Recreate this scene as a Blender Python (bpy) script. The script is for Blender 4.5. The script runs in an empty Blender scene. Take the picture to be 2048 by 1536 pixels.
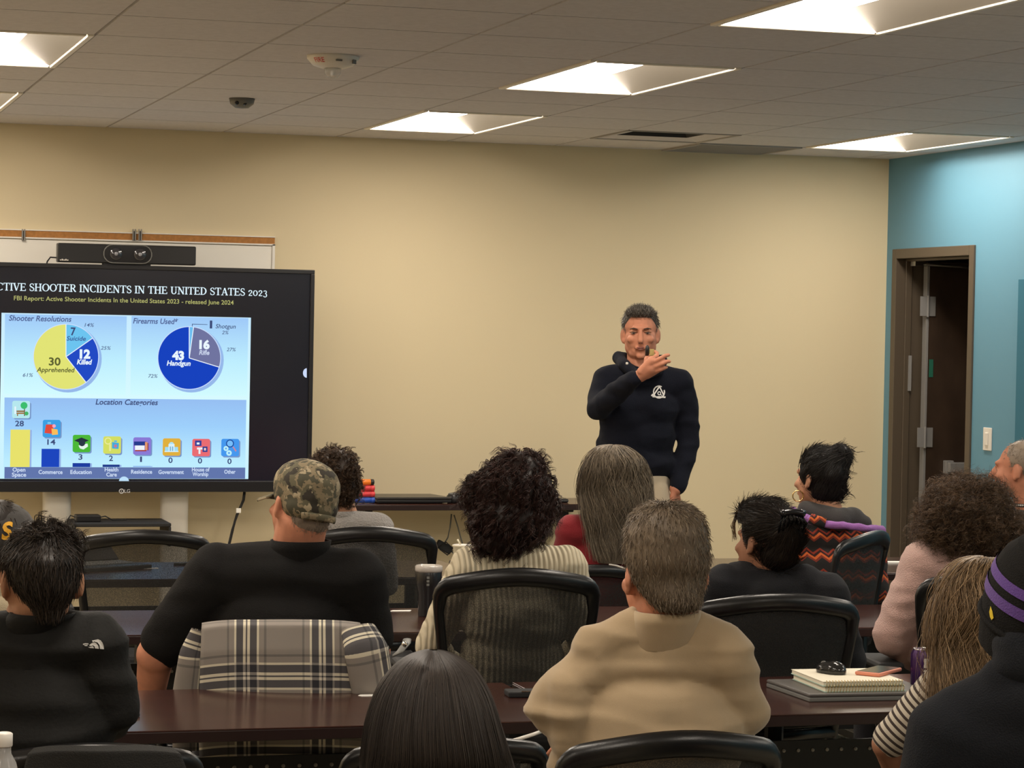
import bpy, math, random
import numpy as np
from mathutils import Vector, Matrix, noise
from mathutils.bvhtree import BVHTree
PI = math.pi
random.seed(7); rng = np.random.default_rng(7)
sc = bpy.context.scene
C = sc.collection

# ------------------------------------------------------------------ camera, world, exposure
H = 1.74
FX = 5057.3                                   # focal length in pixels of the 2048 wide frame
yaw, pitch, roll = 0.29184, -0.022653, -0.019118
fw = Vector((math.sin(yaw)*math.cos(pitch), math.cos(yaw)*math.cos(pitch), math.sin(pitch)))
r0 = Vector((math.cos(yaw), -math.sin(yaw), 0)); u0 = r0.cross(fw)
rt = r0*math.cos(roll) - u0*math.sin(roll); up = r0*math.sin(roll) + u0*math.cos(roll)
cd = bpy.data.cameras.new('camera'); cam = bpy.data.objects.new('camera', cd); C.objects.link(cam)
m = Matrix((rt, up, -fw)).transposed().to_4x4(); m.translation = (0, 0, H); cam.matrix_world = m
cd.sensor_width = 36; cd.lens = FX/2048*36; cd.clip_start = .05; cd.clip_end = 100
sc.camera = cam
w = bpy.data.worlds.new('world'); sc.world = w; w.use_nodes = True
w.node_tree.nodes['Background'].inputs[0].default_value = (1, .9, .78, 1)
w.node_tree.nodes['Background'].inputs[1].default_value = .02
sc.view_settings.view_transform = 'Standard'; sc.view_settings.look = 'None'
sc.view_settings.gamma = 1; sc.view_settings.use_curve_mapping = False
sc.view_settings.exposure = 0.0
sc.cycles.use_denoising = True
sc.cycles.max_bounces = 10; sc.cycles.diffuse_bounces = 6; sc.cycles.transparent_max_bounces = 16
LAMP = 26.5                                    # radiance of the ceiling lamps' lenses
LAMP_COL = (1.0, .89, .76)

def ray(px, py): return fw + rt*((px-1024)/FX) - up*((py-768)/FX)
CAM = Vector((0, 0, H))
def at_y(px, py, Y): d = ray(px, py); return CAM + d*(Y/d.y)
def at_x(px, py, X): d = ray(px, py); return CAM + d*(X/d.x)
def at_z(px, py, z): d = ray(px, py); return CAM + d*((z-H)/d.z)
def at_d(px, py, d): return CAM + ray(px, py)*d

# ------------------------------------------------------------------ materials
def lin(c): return tuple(((v/255)/12.92 if v/255 <= .04045 else ((v/255+.055)/1.055)**2.4) for v in c) + (1,)
class NT:
    def __init__(s, name):
        s.m = bpy.data.materials.new(name); s.m.use_nodes = True; s.t = s.m.node_tree
        s.b = s.t.nodes['Principled BSDF']
    def n(s, typ, **kw):
        x = s.t.nodes.new(typ)
        for k, v in kw.items():
            if k in ('inp',):
                for a, b in v.items(): x.inputs[a].default_value = b
            else: setattr(x, k, v)
        return x
    def l(s, a, b): s.t.links.new(a, b)
def mat(name, col, rough=.6, metal=0, spec=.5, bump=0, bscale=200, sheen=0, var=0, vscale=6, emis=None, estr=0, coat=0, alpha=None, stretch=None):
    t = NT(name); b = t.b
    b.inputs['Base Color'].default_value = col if len(col) == 4 else (*col, 1)
    b.inputs['Roughness'].default_value = rough; b.inputs['Metallic'].default_value = metal
    b.inputs['Specular IOR Level'].default_value = spec
    if sheen: b.inputs['Sheen Weight'].default_value = sheen; b.inputs['Sheen Roughness'].default_value = .5
    if coat: b.inputs['Coat Weight'].default_value = coat
    if emis: b.inputs['Emission Color'].default_value = emis; b.inputs['Emission Strength'].default_value = estr
    if bump or var:
        tc = t.n('ShaderNodeTexCoord'); src = tc.outputs['Object']
        if stretch:
            mp = t.n('ShaderNodeMapping'); mp.inputs['Scale'].default_value = stretch
            t.l(src, mp.inputs['Vector']); src = mp.outputs['Vector']
    if bump:
        nz = t.n('ShaderNodeTexNoise', inp={'Scale': bscale, 'Detail': 3}); t.l(src, nz.inputs['Vector'])
        bp = t.n('ShaderNodeBump', inp={'Strength': bump, 'Distance': .01}); t.l(nz.outputs['Fac'], bp.inputs['Height'])
        t.l(bp.outputs['Normal'], b.inputs['Normal'])
    if var:
        nz = t.n('ShaderNodeTexNoise', inp={'Scale': vscale, 'Detail': 4}); t.l(src, nz.inputs['Vector'])
        mr = t.n('ShaderNodeMapRange', inp={'From Min': .3, 'From Max': .7, 'To Min': 1-var, 'To Max': 1+var}); t.l(nz.outputs['Fac'], mr.inputs['Value'])
        mx = t.n('ShaderNodeVectorMath', operation='SCALE'); mx.inputs[0].default_value = col[:3]
        t.l(mr.outputs['Result'], mx.inputs['Scale']); t.l(mx.outputs['Vector'], b.inputs['Base Color'])
    if alpha is not None: b.inputs['Alpha'].default_value = alpha
    return t.m
def emit(name, col, s=1.0):
    t = NT(name); t.t.nodes.remove(t.b); e = t.n('ShaderNodeEmission')
    e.inputs[0].default_value = col; e.inputs[1].default_value = s
    t.l(e.outputs[0], t.t.nodes['Material Output'].inputs[0]); return t.m
def ramp_const(t, stops, interp='CONSTANT'):
    r = t.n('ShaderNodeValToRGB'); cr = r.color_ramp; cr.interpolation = interp
    while len(cr.elements) < len(stops): cr.elements.new(.5)
    for e, (p, c) in zip(cr.elements, stops): e.position = p; e.color = c
    return r

M = {}
M['wall_tan'] = mat('wall_paint_tan', (.67, .57, .375), .75, bump=.04, bscale=350)
M['wall_blue'] = mat('wall_paint_blue', (.112, .275, .385), .6, bump=.04, bscale=350)
M['wall_teal'] = mat('wall_paint_dark_teal', (.02, .14, .22), .6)
M['tile'] = mat('ceiling_tile', (.62, .60, .615), .9, bump=.25, bscale=260, var=.05, vscale=40)
M['tbar'] = mat('ceiling_grid', (.36, .34, .32), .7)
M['light_frame'] = mat('light_frame_white', (.85, .8, .7), .5)
M['lens'] = emit('light_lens', (*LAMP_COL, 1), LAMP)
M['white_plastic'] = mat('white_plastic', (.75, .72, .66), .4)
M['clear'] = mat('clear_plastic', (.8, .8, .8), .1, alpha=.35)
M['grey_plastic'] = mat('grey_plastic', (.16, .16, .15), .5)
M['black_plastic'] = mat('black_plastic', (.012, .012, .013), .35)
M['black_matte'] = mat('black_matte', (.01, .01, .011), .7)
M['black_gloss'] = mat('black_gloss', (.01, .01, .012), .12)
M['chair_frame'] = mat('chair_frame_black', (.006, .006, .0065), .30, bump=.05, bscale=400)
M['chair_fabric'] = mat('chair_seat_fabric', (.015, .015, .016), .9, bump=.3, bscale=600)
M['chrome'] = mat('brushed_steel', (.55, .54, .52), .28, metal=1)
M['steel_dark'] = mat('dull_steel', (.3, .28, .25), .45, metal=.8)
M['hinge'] = mat('satin_steel_paint', (.24, .235, .23), .4)
M['red'] = mat('red_print', (.6, .03, .03), .5)
M['paper'] = mat('paper_cream', (.83, .77, .62), .8)
M['white_paper'] = mat('paper_white', (.85, .83, .78), .8)
M['green_card'] = mat('pale_green_cover', (.45, .62, .55), .7)
M['coral'] = mat('coral_rubber', (.75, .27, .17), .5)
M['orange'] = mat('orange_plastic', (.9, .22, .02), .35)
M['redp'] = mat('translucent_red_plastic', (.75, .06, .07), .3)
M['bluep'] = mat('translucent_blue_plastic', (.03, .10, .5), .3)
M['purple_can'] = mat('purple_can', (.055, .018, .10), .25, metal=.5)
M['silver'] = mat('silver_metal', (.75, .74, .72), .2, metal=1)
M['bezel'] = mat('tv_bezel', (.012, .012, .014), .3)
M['door_frame'] = mat('bronze_frame_paint', (.085, .065, .045), .4)
M['door_wood'] = mat('dark_veneer', (.042, .026, .017), .4, var=.25, vscale=8, stretch=(1, 8, .6), bump=.05, bscale=60)
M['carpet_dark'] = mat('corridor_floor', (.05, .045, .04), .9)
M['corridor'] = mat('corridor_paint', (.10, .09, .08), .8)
M['cork'] = mat('map_rail_cork', (.42, .185, .05), .85, bump=.3, bscale=300, var=.15, vscale=60)
M['whiteboard'] = mat('whiteboard_enamel', (.80, .77, .70), .18)
M['column'] = mat('stand_white_paint', (.72, .68, .6), .4)
M['modesty'] = mat('modesty_panel_black', (.012, .012, .013), .5)
M['cup'] = mat('cup_cream', (.75, .68, .5), .6)
M['gold'] = mat('gold_thread', (.75, .38, .02), .5)
M['gold_metal'] = mat('gold_metal', (.85, .6, .25), .2, metal=1)
def wood_mat():
    t = NT('mahogany_laminate'); b = t.b
    tc = t.n('ShaderNodeTexCoord'); mp = t.n('ShaderNodeMapping'); mp.inputs['Scale'].default_value = (.7, 14, 14)
    t.l(tc.outputs['Object'], mp.inputs['Vector'])
    nz = t.n('ShaderNodeTexNoise', inp={'Scale': 5, 'Detail': 6, 'Distortion': .6}); t.l(mp.outputs['Vector'], nz.inputs['Vector'])
    r = ramp_const(t, [(.3, (.026, .008, .006, 1)), (.7, (.058, .019, .013, 1))], 'LINEAR'); t.l(nz.outputs['Fac'], r.inputs[0])
    t.l(r.outputs[0], b.inputs['Base Color']); b.inputs['Roughness'].default_value = .21; b.inputs['Specular IOR Level'].default_value = .8
    return t.m
M['mahogany'] = wood_mat()
M['edge'] = mat('mahogany_edge_band', (.016, .005, .0045), .4)
def carpet_mat():
    t = NT('striped_carpet'); b = t.b
    tc = t.n('ShaderNodeTexCoord'); mp = t.n('ShaderNodeMapping'); mp.inputs['Rotation'].default_value = (0, 0, .35)
    t.l(tc.outputs['Object'], mp.inputs['Vector'])
    wv = t.n('ShaderNodeTexWave', inp={'Scale': 6.5, 'Distortion': 1.2, 'Detail': 2, 'Detail Scale': 4}); t.l(mp.outputs['Vector'], wv.inputs['Vector'])
    r = ramp_const(t, [(.25, (.20, .165, .11, 1)), (.6, (.52, .46, .34, 1))], 'LINEAR'); t.l(wv.outputs['Fac'], r.inputs[0])
    t.l(r.outputs[0], b.inputs['Base Color']); b.inputs['Roughness'].default_value = .95
    return t.m
M['carpet'] = carpet_mat()
def mesh_fabric():
    t = NT('chair_mesh'); t.b.inputs['Base Color'].default_value = (.014, .014, .013, 1); t.b.inputs['Roughness'].default_value = .6
    tr = t.n('ShaderNodeBsdfTransparent'); mx = t.n('ShaderNodeMixShader')
    tc = t.n('ShaderNodeTexCoord'); mp = t.n('ShaderNodeMapping'); mp.inputs['Scale'].default_value = (420, 420, 420)
    t.l(tc.outputs['Object'], mp.inputs['Vector'])
    wv = t.n('ShaderNodeTexVoronoi', inp={'Scale': 1}); t.l(mp.outputs['Vector'], wv.inputs['Vector'])
    mr = t.n('ShaderNodeMapRange', inp={'From Min': .2, 'From Max': .8, 'To Min': .06, 'To Max': .28}); t.l(wv.outputs['Distance'], mr.inputs['Value'])
    t.l(mr.outputs['Result'], mx.inputs[0]); t.l(t.b.outputs[0], mx.inputs[1]); t.l(tr.outputs[0], mx.inputs[2])
    t.l(mx.outputs[0], t.t.nodes['Material Output'].inputs[0]); return t.m
M['mesh'] = mesh_fabric()
def skin(name, col):
    m_ = mat(name, col, .62, spec=.3, bump=.06, bscale=250, var=.08, vscale=30)
    b = m_.node_tree.nodes['Principled BSDF']; b.inputs['Subsurface Weight'].default_value = .08; b.inputs['Subsurface Radius'].default_value = (.01, .004, .002)
    return m_
M['skin'] = skin('skin_warm', (.50, .255, .155)); M['skin_tan'] = skin('skin_tan', (.36, .17, .10)); M['skin_fair'] = skin('skin_fair', (.56, .31, .2))
M['skin_red'] = skin('skin_ruddy', (.54, .23, .14))
def hair_mat(name, dark, light, rough=.45):
    t = NT(name); a = t.n('ShaderNodeAttribute'); a.attribute_name = 'tone'
    r = ramp_const(t, [(0, (*dark, 1)), (1, (*light, 1))], 'LINEAR'); t.l(a.outputs['Fac'], r.inputs[0])
    t.l(r.outputs[0], t.b.inputs['Base Color']); t.b.inputs['Roughness'].default_value = rough; t.b.inputs['Specular IOR Level'].default_value = .35
    return t.m

# ------------------------------------------------------------------ mesh helpers
W = {}                                                 # world matrices of the parents
def tag(o, label=None, cat=None, group=None, kind=None):
    if label: o['label'] = label
    if cat: o['category'] = cat
    if group: o['group'] = group
    if kind: o['kind'] = kind
    return o
def thing(name, label, cat, loc=(0, 0, 0), rz=0, group=None, scale=(1, 1, 1), kind=None):
    o = bpy.data.objects.new(name, None); C.objects.link(o); o.empty_display_size = .05
    o.location = loc; o.rotation_euler = (0, 0, rz); o.scale = scale
    W[o.name] = Matrix.LocRotScale(Vector(loc), Matrix.Rotation(rz, 3, 'Z').to_quaternion(), Vector(scale))
    return tag(o, label, cat, group, kind)
def link(name, me, mt=None, parent=None, world=False, smooth=True):
    o = bpy.data.objects.new(name, me); C.objects.link(o)
    if mt is not None and not me.materials:
        for x in (mt if isinstance(mt, (list, tuple)) else [mt]): me.materials.append(x)
    if smooth is not None: me.polygons.foreach_set('use_smooth', [bool(smooth)]*len(me.polygons))
    if parent:
        o.parent = parent
        if world: o.matrix_parent_inverse = W.get(parent.name, Matrix()).inverted()
    W[o.name] = Matrix() if world or not parent else W.get(parent.name, Matrix())
    return o
def copy_tree(o, parent=None):
    c = o.copy(); C.objects.link(c)
    if parent: c.parent = parent
    W[c.name] = W.get(o.name, Matrix())
    for ch in list(o.children): copy_tree(ch, c)
    return c
def bevel(o, wd=.004, seg=2, ang=35):
    b = o.modifiers.new('bevel', 'BEVEL'); b.width = wd; b.segments = seg; b.limit_method = 'ANGLE'; b.angle_limit = math.radians(ang)
    b.harden_normals = False
    for p in o.data.polygons: p.use_smooth = False
    return o
class MB:
    def __init__(s): s.v = []; s.f = []; s.mi = []; s.cur = 0
    def add(s, vs, fs, mt=None):
        k = len(s.v); s.v += [tuple(v) if mt is None else tuple(mt @ Vector(v)) for v in vs]
        s.f += [tuple(i+k for i in f) for f in fs]; s.mi += [s.cur]*len(fs); return s
    def box(s, x0, x1, y0, y1, z0, z1, mt=None):
        v = [(x, y, z) for x in (x0, x1) for y in (y0, y1) for z in (z0, z1)]
        return s.add(v, [(0, 1, 3, 2), (4, 6, 7, 5), (0, 4, 5, 1), (2, 3, 7, 6), (0, 2, 6, 4), (1, 5, 7, 3)], mt)
    def prism(s, pts, axis, a, b, mt=None):
        def q(p, t): return {'x': (t, p[0], p[1]), 'y': (p[0], t, p[1]), 'z': (p[0], p[1], t)}[axis]
        n = len(pts); v = [q(p, a) for p in pts] + [q(p, b) for p in pts]
        f = [tuple(range(n)), tuple(range(2*n-1, n-1, -1))] + [((i+1) % n, i, n+i, n+(i+1) % n) for i in range(n)]
        return s.add(v, f, mt)
    def lathe(s, prof, seg=24, c=(0, 0, 0), mt=None):
        v = []; f = []; n = len(prof)
        for i in range(seg):
            a = 2*PI*i/seg
            v += [(c[0]+r*math.cos(a), c[1]+r*math.sin(a), c[2]+z) for r, z in prof]
        for i in range(seg):
            j = (i+1) % seg
            f += [(i*n+k, j*n+k, j*n+k+1, i*n+k+1) for k in range(n-1)]
        f.append(tuple(i*n for i in range(seg-1, -1, -1))); f.append(tuple(i*n+n-1 for i in range(seg)))
        return s.add(v, f, mt)
    def tube(s, path, r, seg=8, closed=False, flat=None, ref=(0, 0, 1)):
        P = [Vector(p) for p in path]; n = len(P); v = []; f = []
        for i, p in enumerate(P):
            a = P[(i-1) % n] if (closed or i > 0) else p; b = P[(i+1) % n] if (closed or i < n-1) else p
            t = (b-a).normalized(); rf = Vector(ref)
            if abs(t.dot(rf)) > .95: rf = Vector((0, 1, 0)) if abs(t.y) < .9 else Vector((1, 0, 0))
            s1 = t.cross(rf).normalized(); s2 = s1.cross(t).normalized()
            rr = r[i] if isinstance(r, (list, tuple)) else r
            r1, r2 = (rr, rr) if flat is None else (rr*flat[0], rr*flat[1])
            v += [p + s1*(r1*math.cos(2*PI*k/seg)) + s2*(r2*math.sin(2*PI*k/seg)) for k in range(seg)]
        for i in range(n if closed else n-1):
            j = (i+1) % n
            f += [(i*seg+k, i*seg+(k+1) % seg, j*seg+(k+1) % seg, j*seg+k) for k in range(seg)]
        if not closed: f += [tuple(range(seg-1, -1, -1)), tuple(range((n-1)*seg, n*seg))]
        return s.add(v, f)
    def build(s, name, mt=None, parent=None, world=False, smooth=False, auto=None):
        me = bpy.data.meshes.new(name); me.from_pydata(s.v, [], s.f); me.validate()
        mats = mt if isinstance(mt, (list, tuple)) else [mt]
        for x in mats:
            if x: me.materials.append(x)
        if len(mats) > 1 and len(me.polygons) == len(s.mi): me.polygons.foreach_set('material_index', s.mi)
        o = link(name, me, None, parent, world, smooth)
        if smooth and auto:
            me.set_sharp_from_angle(angle=math.radians(auto))
        return o
def mesh_np(name, v, f4):
    me = bpy.data.meshes.new(name); n = len(v); k = len(f4); q = f4.shape[1]
    me.vertices.add(n); me.vertices.foreach_set('co', np.asarray(v, 'f').ravel())
    me.loops.add(k*q); me.loops.foreach_set('vertex_index', np.asarray(f4, 'i').ravel())
    me.polygons.add(k); me.polygons.foreach_set('loop_start', np.arange(0, k*q, q, dtype='i'))
    me.update(calc_edges=True); return me

# ------------------------------------------------------------------ smooth bodies: primitives fused into one surface
def _sphere(nu=16, nv=10):
    v = []; f = []
    for j in range(nv+1):
        th = PI*j/nv
        for i in range(nu): v.append((math.sin(th)*math.cos(2*PI*i/nu), math.sin(th)*math.sin(2*PI*i/nu), math.cos(th)))
    for j in range(nv):
        for i in range(nu): f.append((j*nu+i, (j+1)*nu+i, (j+1)*nu+(i+1) % nu, j*nu+(i+1) % nu))
    return np.array(v), np.array(f)
SV, SF = _sphere()
def cap(p0, ra, p1, rb=None, flat=1.0): return ('c', Vector(p0), ra, Vector(p1), ra if rb is None else rb, flat)
def ell(c, r, rot=None): return ('e', Vector(c), r, rot)
def prim_mesh(prims):
    V = []; F = []; k = 0
    for p in prims:
        if p[0] == 'e':
            _, c, r, rot = p; v = SV*np.array(r)
            if rot is not None: v = v @ np.array(rot.to_3x3()).T
            v = v + np.array(c)
        else:
            _, a, ra, b, rb, flat = p; ax = b-a
            if ax.length < 1e-5: ax = Vector((0, 0, 1e-4))
            q = ax.to_track_quat('Z', 'Y').to_matrix(); R = np.array(q)
            rad = np.where(SV[:, 2:3] >= -1e-9, rb, ra)
            v = SV*rad*np.array((1, flat, 1)); v = v @ R.T
            v = v + np.where(SV[:, 2:3] >= -1e-9, np.array(b), np.array(a))
        V.append(v); F.append(SF+k); k += len(v)
    return np.concatenate(V), np.concatenate(F)
def blob(prims, voxel=.01, smooth=4, wr=0, wscale=(9, 9, 22), seed=0, fac=.5):
    v, f = prim_mesh(prims); me = bpy.data.meshes.new('tmp'); me.from_pydata(v.tolist(), [], f.tolist())
    o = bpy.data.objects.new('tmp', me); C.objects.link(o)
    r = o.modifiers.new('r', 'REMESH'); r.mode = 'VOXEL'; r.voxel_size = voxel; r.adaptivity = 0
    if smooth:
        s = o.modifiers.new('s', 'SMOOTH'); s.factor = fac; s.iterations = smooth
    dg = bpy.context.evaluated_depsgraph_get(); out = bpy.data.meshes.new_from_object(o.evaluated_get(dg))
    bpy.data.objects.remove(o); bpy.data.meshes.remove(me)
    if wr: wrinkle(out, wr, wscale, seed)
    return out
def co_no(me):
    n = len(me.vertices); c = np.empty(n*3, 'f'); d = np.empty(n*3, 'f')
    me.vertices.foreach_get('co', c); me.vertex_normals.foreach_get('vector', d)
    return c.reshape(-1, 3), d.reshape(-1, 3)
def wrinkle(me, amp, sc_=(9, 9, 22), seed=0):
    c, d = co_no(me); off = Vector((seed*7.3, seed*3.1, seed*1.7)); s = Vector(sc_); h = np.empty(len(c), 'f')
    for i, p in enumerate(c):
        q = Vector((p[0]*s.x, p[1]*s.y, p[2]*s.z)) + off
        a = noise.noise(q); b = noise.noise(q*2.1 + Vector((5, 3, 1)))
        h[i] = (1-abs(a)*2)*.7 + b*.4 - .3
    c = c + d*(h*amp)[:, None]
    me.vertices.foreach_set('co', c.ravel()); me.update()

# ------------------------------------------------------------------ hair
def strands(P, width, tip=.25):
    """P: n x s x 3 points -> verts, quads, one thin three-sided tube per strand"""
    n, s, _ = P.shape; T = np.gradient(P, axis=1); T /= np.linalg.norm(T, axis=2, keepdims=True)+1e-9
    ref = np.array((.31, .74, .6)); A = np.cross(T, ref); A /= np.linalg.norm(A, axis=2, keepdims=True)+1e-9; B = np.cross(T, A)
    wd = (np.linspace(1, tip, s)[None, :, None])*width*(rng.uniform(.7, 1.3, (n, 1, 1)))
    V = np.stack([P + wd*(A*math.cos(a)+B*math.sin(a)) for a in (0, 2.094, 4.189)], 2)      # n s 3 3
    idx = np.arange(n*s*3).reshape(n, s, 3); q = []
    for k in range(3):
        k2 = (k+1) % 3
        q.append(np.stack([idx[:, :-1, k], idx[:, :-1, k2], idx[:, 1:, k2], idx[:, 1:, k]], -1).reshape(-1, 4))
    return V.reshape(-1, 3), np.concatenate(q)
def hair_obj(core, P, width, mt, parent, name='hair', core_tone=.15, tip=.25, tone=(0, 1), label=None, face=None):
    if face:                                           # keep the face itself free of hair
        def bare(p): l = local(face, p); return l.y > .048 and abs(l.x) < .066 and -.30 < l.z < .058
        P = [A[[not any(bare(q) for q in a[::2]) for a in A]] for A in (P if isinstance(P, list) else [P])]
    Vs = []; Fs = []; Ts = []; k = 0
    if core is not None:
        c, _ = co_no(core); polys = np.array([p.vertices[:] if len(p.vertices) == 4 else (*p.vertices[:], p.vertices[-1]) for p in core.polygons if len(p.vertices) in (3, 4)])
        ok = polys[:, 2] != polys[:, 3]; polys = polys[ok]
        if face: br = np.array([bare(q) for q in c]); polys = polys[~br[polys].any(1)]
        Vs.append(c); Fs.append(polys); Ts.append(np.full(len(c), core_tone)); k = len(c)
    for Pi in (P if isinstance(P, list) else [P]):
        v, f = strands(Pi, width, tip); Vs.append(v); Fs.append(f+k); k += len(v)
        t = rng.uniform(tone[0], tone[1], Pi.shape[0]); Ts.append(np.repeat(t, Pi.shape[1]*3))
    me = mesh_np(name, np.concatenate(Vs), np.concatenate(Fs))
    at = me.attributes.new('tone', 'FLOAT', 'POINT'); at.data.foreach_set('value', np.concatenate(Ts).astype('f'))
    o = link(name, me, mt, parent, True)
    if label: o['label'] = label
    return o
def fuzz(core, N, length, flow, lift=.3, curl=0, freq=3, seg=6, keep=None, grav=0, jit=.2, lvar=.35, clump=1, cl=.0022):
    """strands rooted over the core surface; flow(p) gives the combing direction"""
    c, d = co_no(core); ids = np.arange(len(c))
    if keep is not None: ids = ids[[bool(keep(Vector(p))) for p in c]]
    ids = rng.choice(ids, N); p = c[ids] + rng.normal(0, .003, (N, 3)); n = d[ids]
    F = np.array([flow(Vector(q)) for q in p]); F = F - n*(F*n).sum(1, keepdims=True); F /= np.linalg.norm(F, axis=1, keepdims=True)+1e-9
    D = F + n*lift + rng.normal(0, jit, (N, 3)); D /= np.linalg.norm(D, axis=1, keepdims=True)
    L = length*rng.uniform(1-lvar, 1+lvar, (N, 1, 1)); t = np.linspace(0, 1, seg)[None, :, None]
    P = p[:, None, :] + D[:, None, :]*L*t + np.array((0, 0, -1.))*grav*L*t*t
    if curl:
        a = np.cross(D, (.2, .5, .8)); a /= np.linalg.norm(a, axis=1, keepdims=True); b = np.cross(D, a)
        ph = rng.uniform(0, 6.28, (N, 1, 1)); fr = freq*rng.uniform(.7, 1.3, (N, 1, 1))
        P = P + curl*np.minimum(t*3, 1)*(a[:, None, :]*np.cos(fr*6.28*t+ph) + b[:, None, :]*np.sin(fr*6.28*t+ph))
    if clump > 1:
        P = np.repeat(P, clump, 0); P = P + rng.normal(0, cl, (len(P), 1, 3)) + rng.normal(0, cl*.5, (len(P), seg, 3))*t*.6
    return P
def loft(rings, nseg=40):
    """rings: (centre, rx, ry) from top to bottom"""
    v = []; f = []
    for c, rx, ry in rings:
        v += [(c[0]+rx*math.cos(2*PI*i/nseg), c[1]+ry*math.sin(2*PI*i/nseg), c[2]) for i in range(nseg)]
    n = len(rings)
    for j in range(n-1):
        f += [(j*nseg+i, (j+1)*nseg+i, (j+1)*nseg+(i+1) % nseg, j*nseg+(i+1) % nseg) for i in range(nseg)]
    return mesh_np('loft', np.array(v), np.array(f))
def dense(rings, n):
    """Catmull-Rom resample of the rings"""
    A = np.array([[*c, rx, ry] for c, rx, ry in rings], float); k = len(A); out = []
    for t in np.linspace(0, k-1, n):
        i = min(int(t), k-2); u = t-i; p0, p1, p2, p3 = A[max(i-1, 0)], A[i], A[i+1], A[min(i+2, k-1)]
        out.append(.5*((2*p1)+(-p0+p2)*u+(2*p0-5*p1+4*p2-p3)*u*u+(-p0+3*p1-3*p2+p3)*u**3))
    return [((a[0], a[1], a[2]), max(a[3], .002), max(a[4], .002)) for a in out]
def loft_strands(rings, N, seg=18, lift=.004, wave=0, freq=3, a0=0, a1=2*PI, t0=(0, .5), t1=(.8, 1.0), spread=.02, lock=0):
    R = np.array([[*c, rx, ry] for c, rx, ry in rings], float); k = len(R)
    th = rng.uniform(a0, a1, (N, 1)); ts = rng.uniform(*t0, (N, 1)); te = rng.uniform(*t1, (N, 1))
    u = np.linspace(0, 1, seg)[None, :]; t = (ts + (te-ts)*u)*(k-1); i = np.minimum(t.astype(int), k-2); fr = (t-i)[..., None]
    Q = R[i]*(1-fr)+R[i+1]*fr
    ph = rng.uniform(0, 6.28, (N, 1)); grp = np.floor(th*lock/6.28)*1.7 if lock else 0
    lf = lift*rng.uniform(-.4, 1.4, (N, 1)) + spread*u*u*rng.normal(0, 1, (N, 1))
    wv = wave*np.sin(freq*6.28*(ts+(te-ts)*u) + (ph*.35 + grp if lock else ph))*np.minimum(u*3, 1)
    ang = th + wv/.09 + rng.normal(0, .02, (N, 1))
    x = Q[..., 0] + (Q[..., 3]+lf+wv*.5)*np.cos(ang); y = Q[..., 1] + (Q[..., 4]+lf+wv*.5)*np.sin(ang)
    return np.stack([x, y, Q[..., 2]+0*x], -1)

# ------------------------------------------------------------------ the room
T = .6096; GX, GY, CZ = .5273, 11.3822, 2.7353; WY = 13.2228; WX = 6.192
LX, BY = -4.6, -2.4
lights = [(i, j) for j in (0, -4, -8) for i in (-8, -4, 0, 4, 8)] + [(i, -16) for i in (-8, -4, 0, 4, 8)] + [(0, -12), (8, -12)]  # rear rows are unseen lamps, picked to brighten the foreground
vent_tile = (6, 1); return_tile = (7, 2)
holes = {(i, j+k) for i, j in lights for k in (0, 1)} | {vent_tile}
b = MB(); g = .006
i0, i1 = int((LX-GX)//T), int((WX-GX)//T); j0, j1 = int((BY-GY)//T), int((WY-GY)//T)
for i in range(i0, i1+1):
    for j in range(j0, j1+1):
        if (i, j) in holes: continue
        x0, x1 = max(GX+i*T+g, LX), min(GX+(i+1)*T-g, WX); y0, y1 = max(GY+j*T+g, BY), min(GY+(j+1)*T-g, WY)
        if x1-x0 < .02 or y1-y0 < .004: continue
        b.cur = 0; b.box(x0, x1, y0, y1, CZ, CZ+.012)
        b.cur = 1; b.box(x0-g, x1+g, y0-g, y1+g, CZ+.009, CZ+.015)
ceil = b.build('ceiling', [M['tile'], M['tbar']]); tag(ceil, kind='structure')
tag(MB().box(LX-.2, WX+.3, BY-.2, WY+.3, CZ+.35, CZ+.4).build('ceiling_slab', M['corridor']), kind='structure')
tag(MB().box(LX-.2, 9.2, BY-.2, WY+1.2, -.1, 0).build('floor', M['carpet']), kind='structure')
tag(MB().box(LX-.15, WX+.15, WY, WY+.15, 0, CZ+.35).build('wall_front', M['wall_tan']), kind='structure')
tag(MB().box(LX-.15, LX, BY-.15, WY, 0, CZ+.35).build('wall_left', M['wall_tan']), kind='structure')
tag(MB().box(LX-.15, WX+.15, BY-.15, BY, 0, CZ+.35).build('wall_back', M['wall_tan']), kind='structure')
DY0, DY1, DZ = 12.183, 13.075, 2.165          # door opening in the blue wall
b = MB(); b.box(WX, WX+.15, BY, DY0-.03, 0, CZ+.35); b.box(WX, WX+.15, DY1+.03, WY, 0, CZ+.35); b.box(WX, WX+.15, DY0-.03, DY1+.03, DZ+.03, CZ+.35)
tag(b.build('wall_right', M['wall_blue']), kind='structure')
tag(MB().box(WX-.018, WX, 9.4, 11.615, 0, 2.03).build('recess_panel', M['wall_teal']), kind='structure')  # thin dark teal panel added in place of a recess in the wall
tag(MB().box(LX, WX, WY-.012, WY, 0, .1).build('baseboard_front', M['black_matte']), kind='structure')
b = MB(); b.box(WX-.012, WX, BY, 12.1, 0, .1)
tag(b.build('baseboard_right', M['black_matte']), kind='structure')
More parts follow.
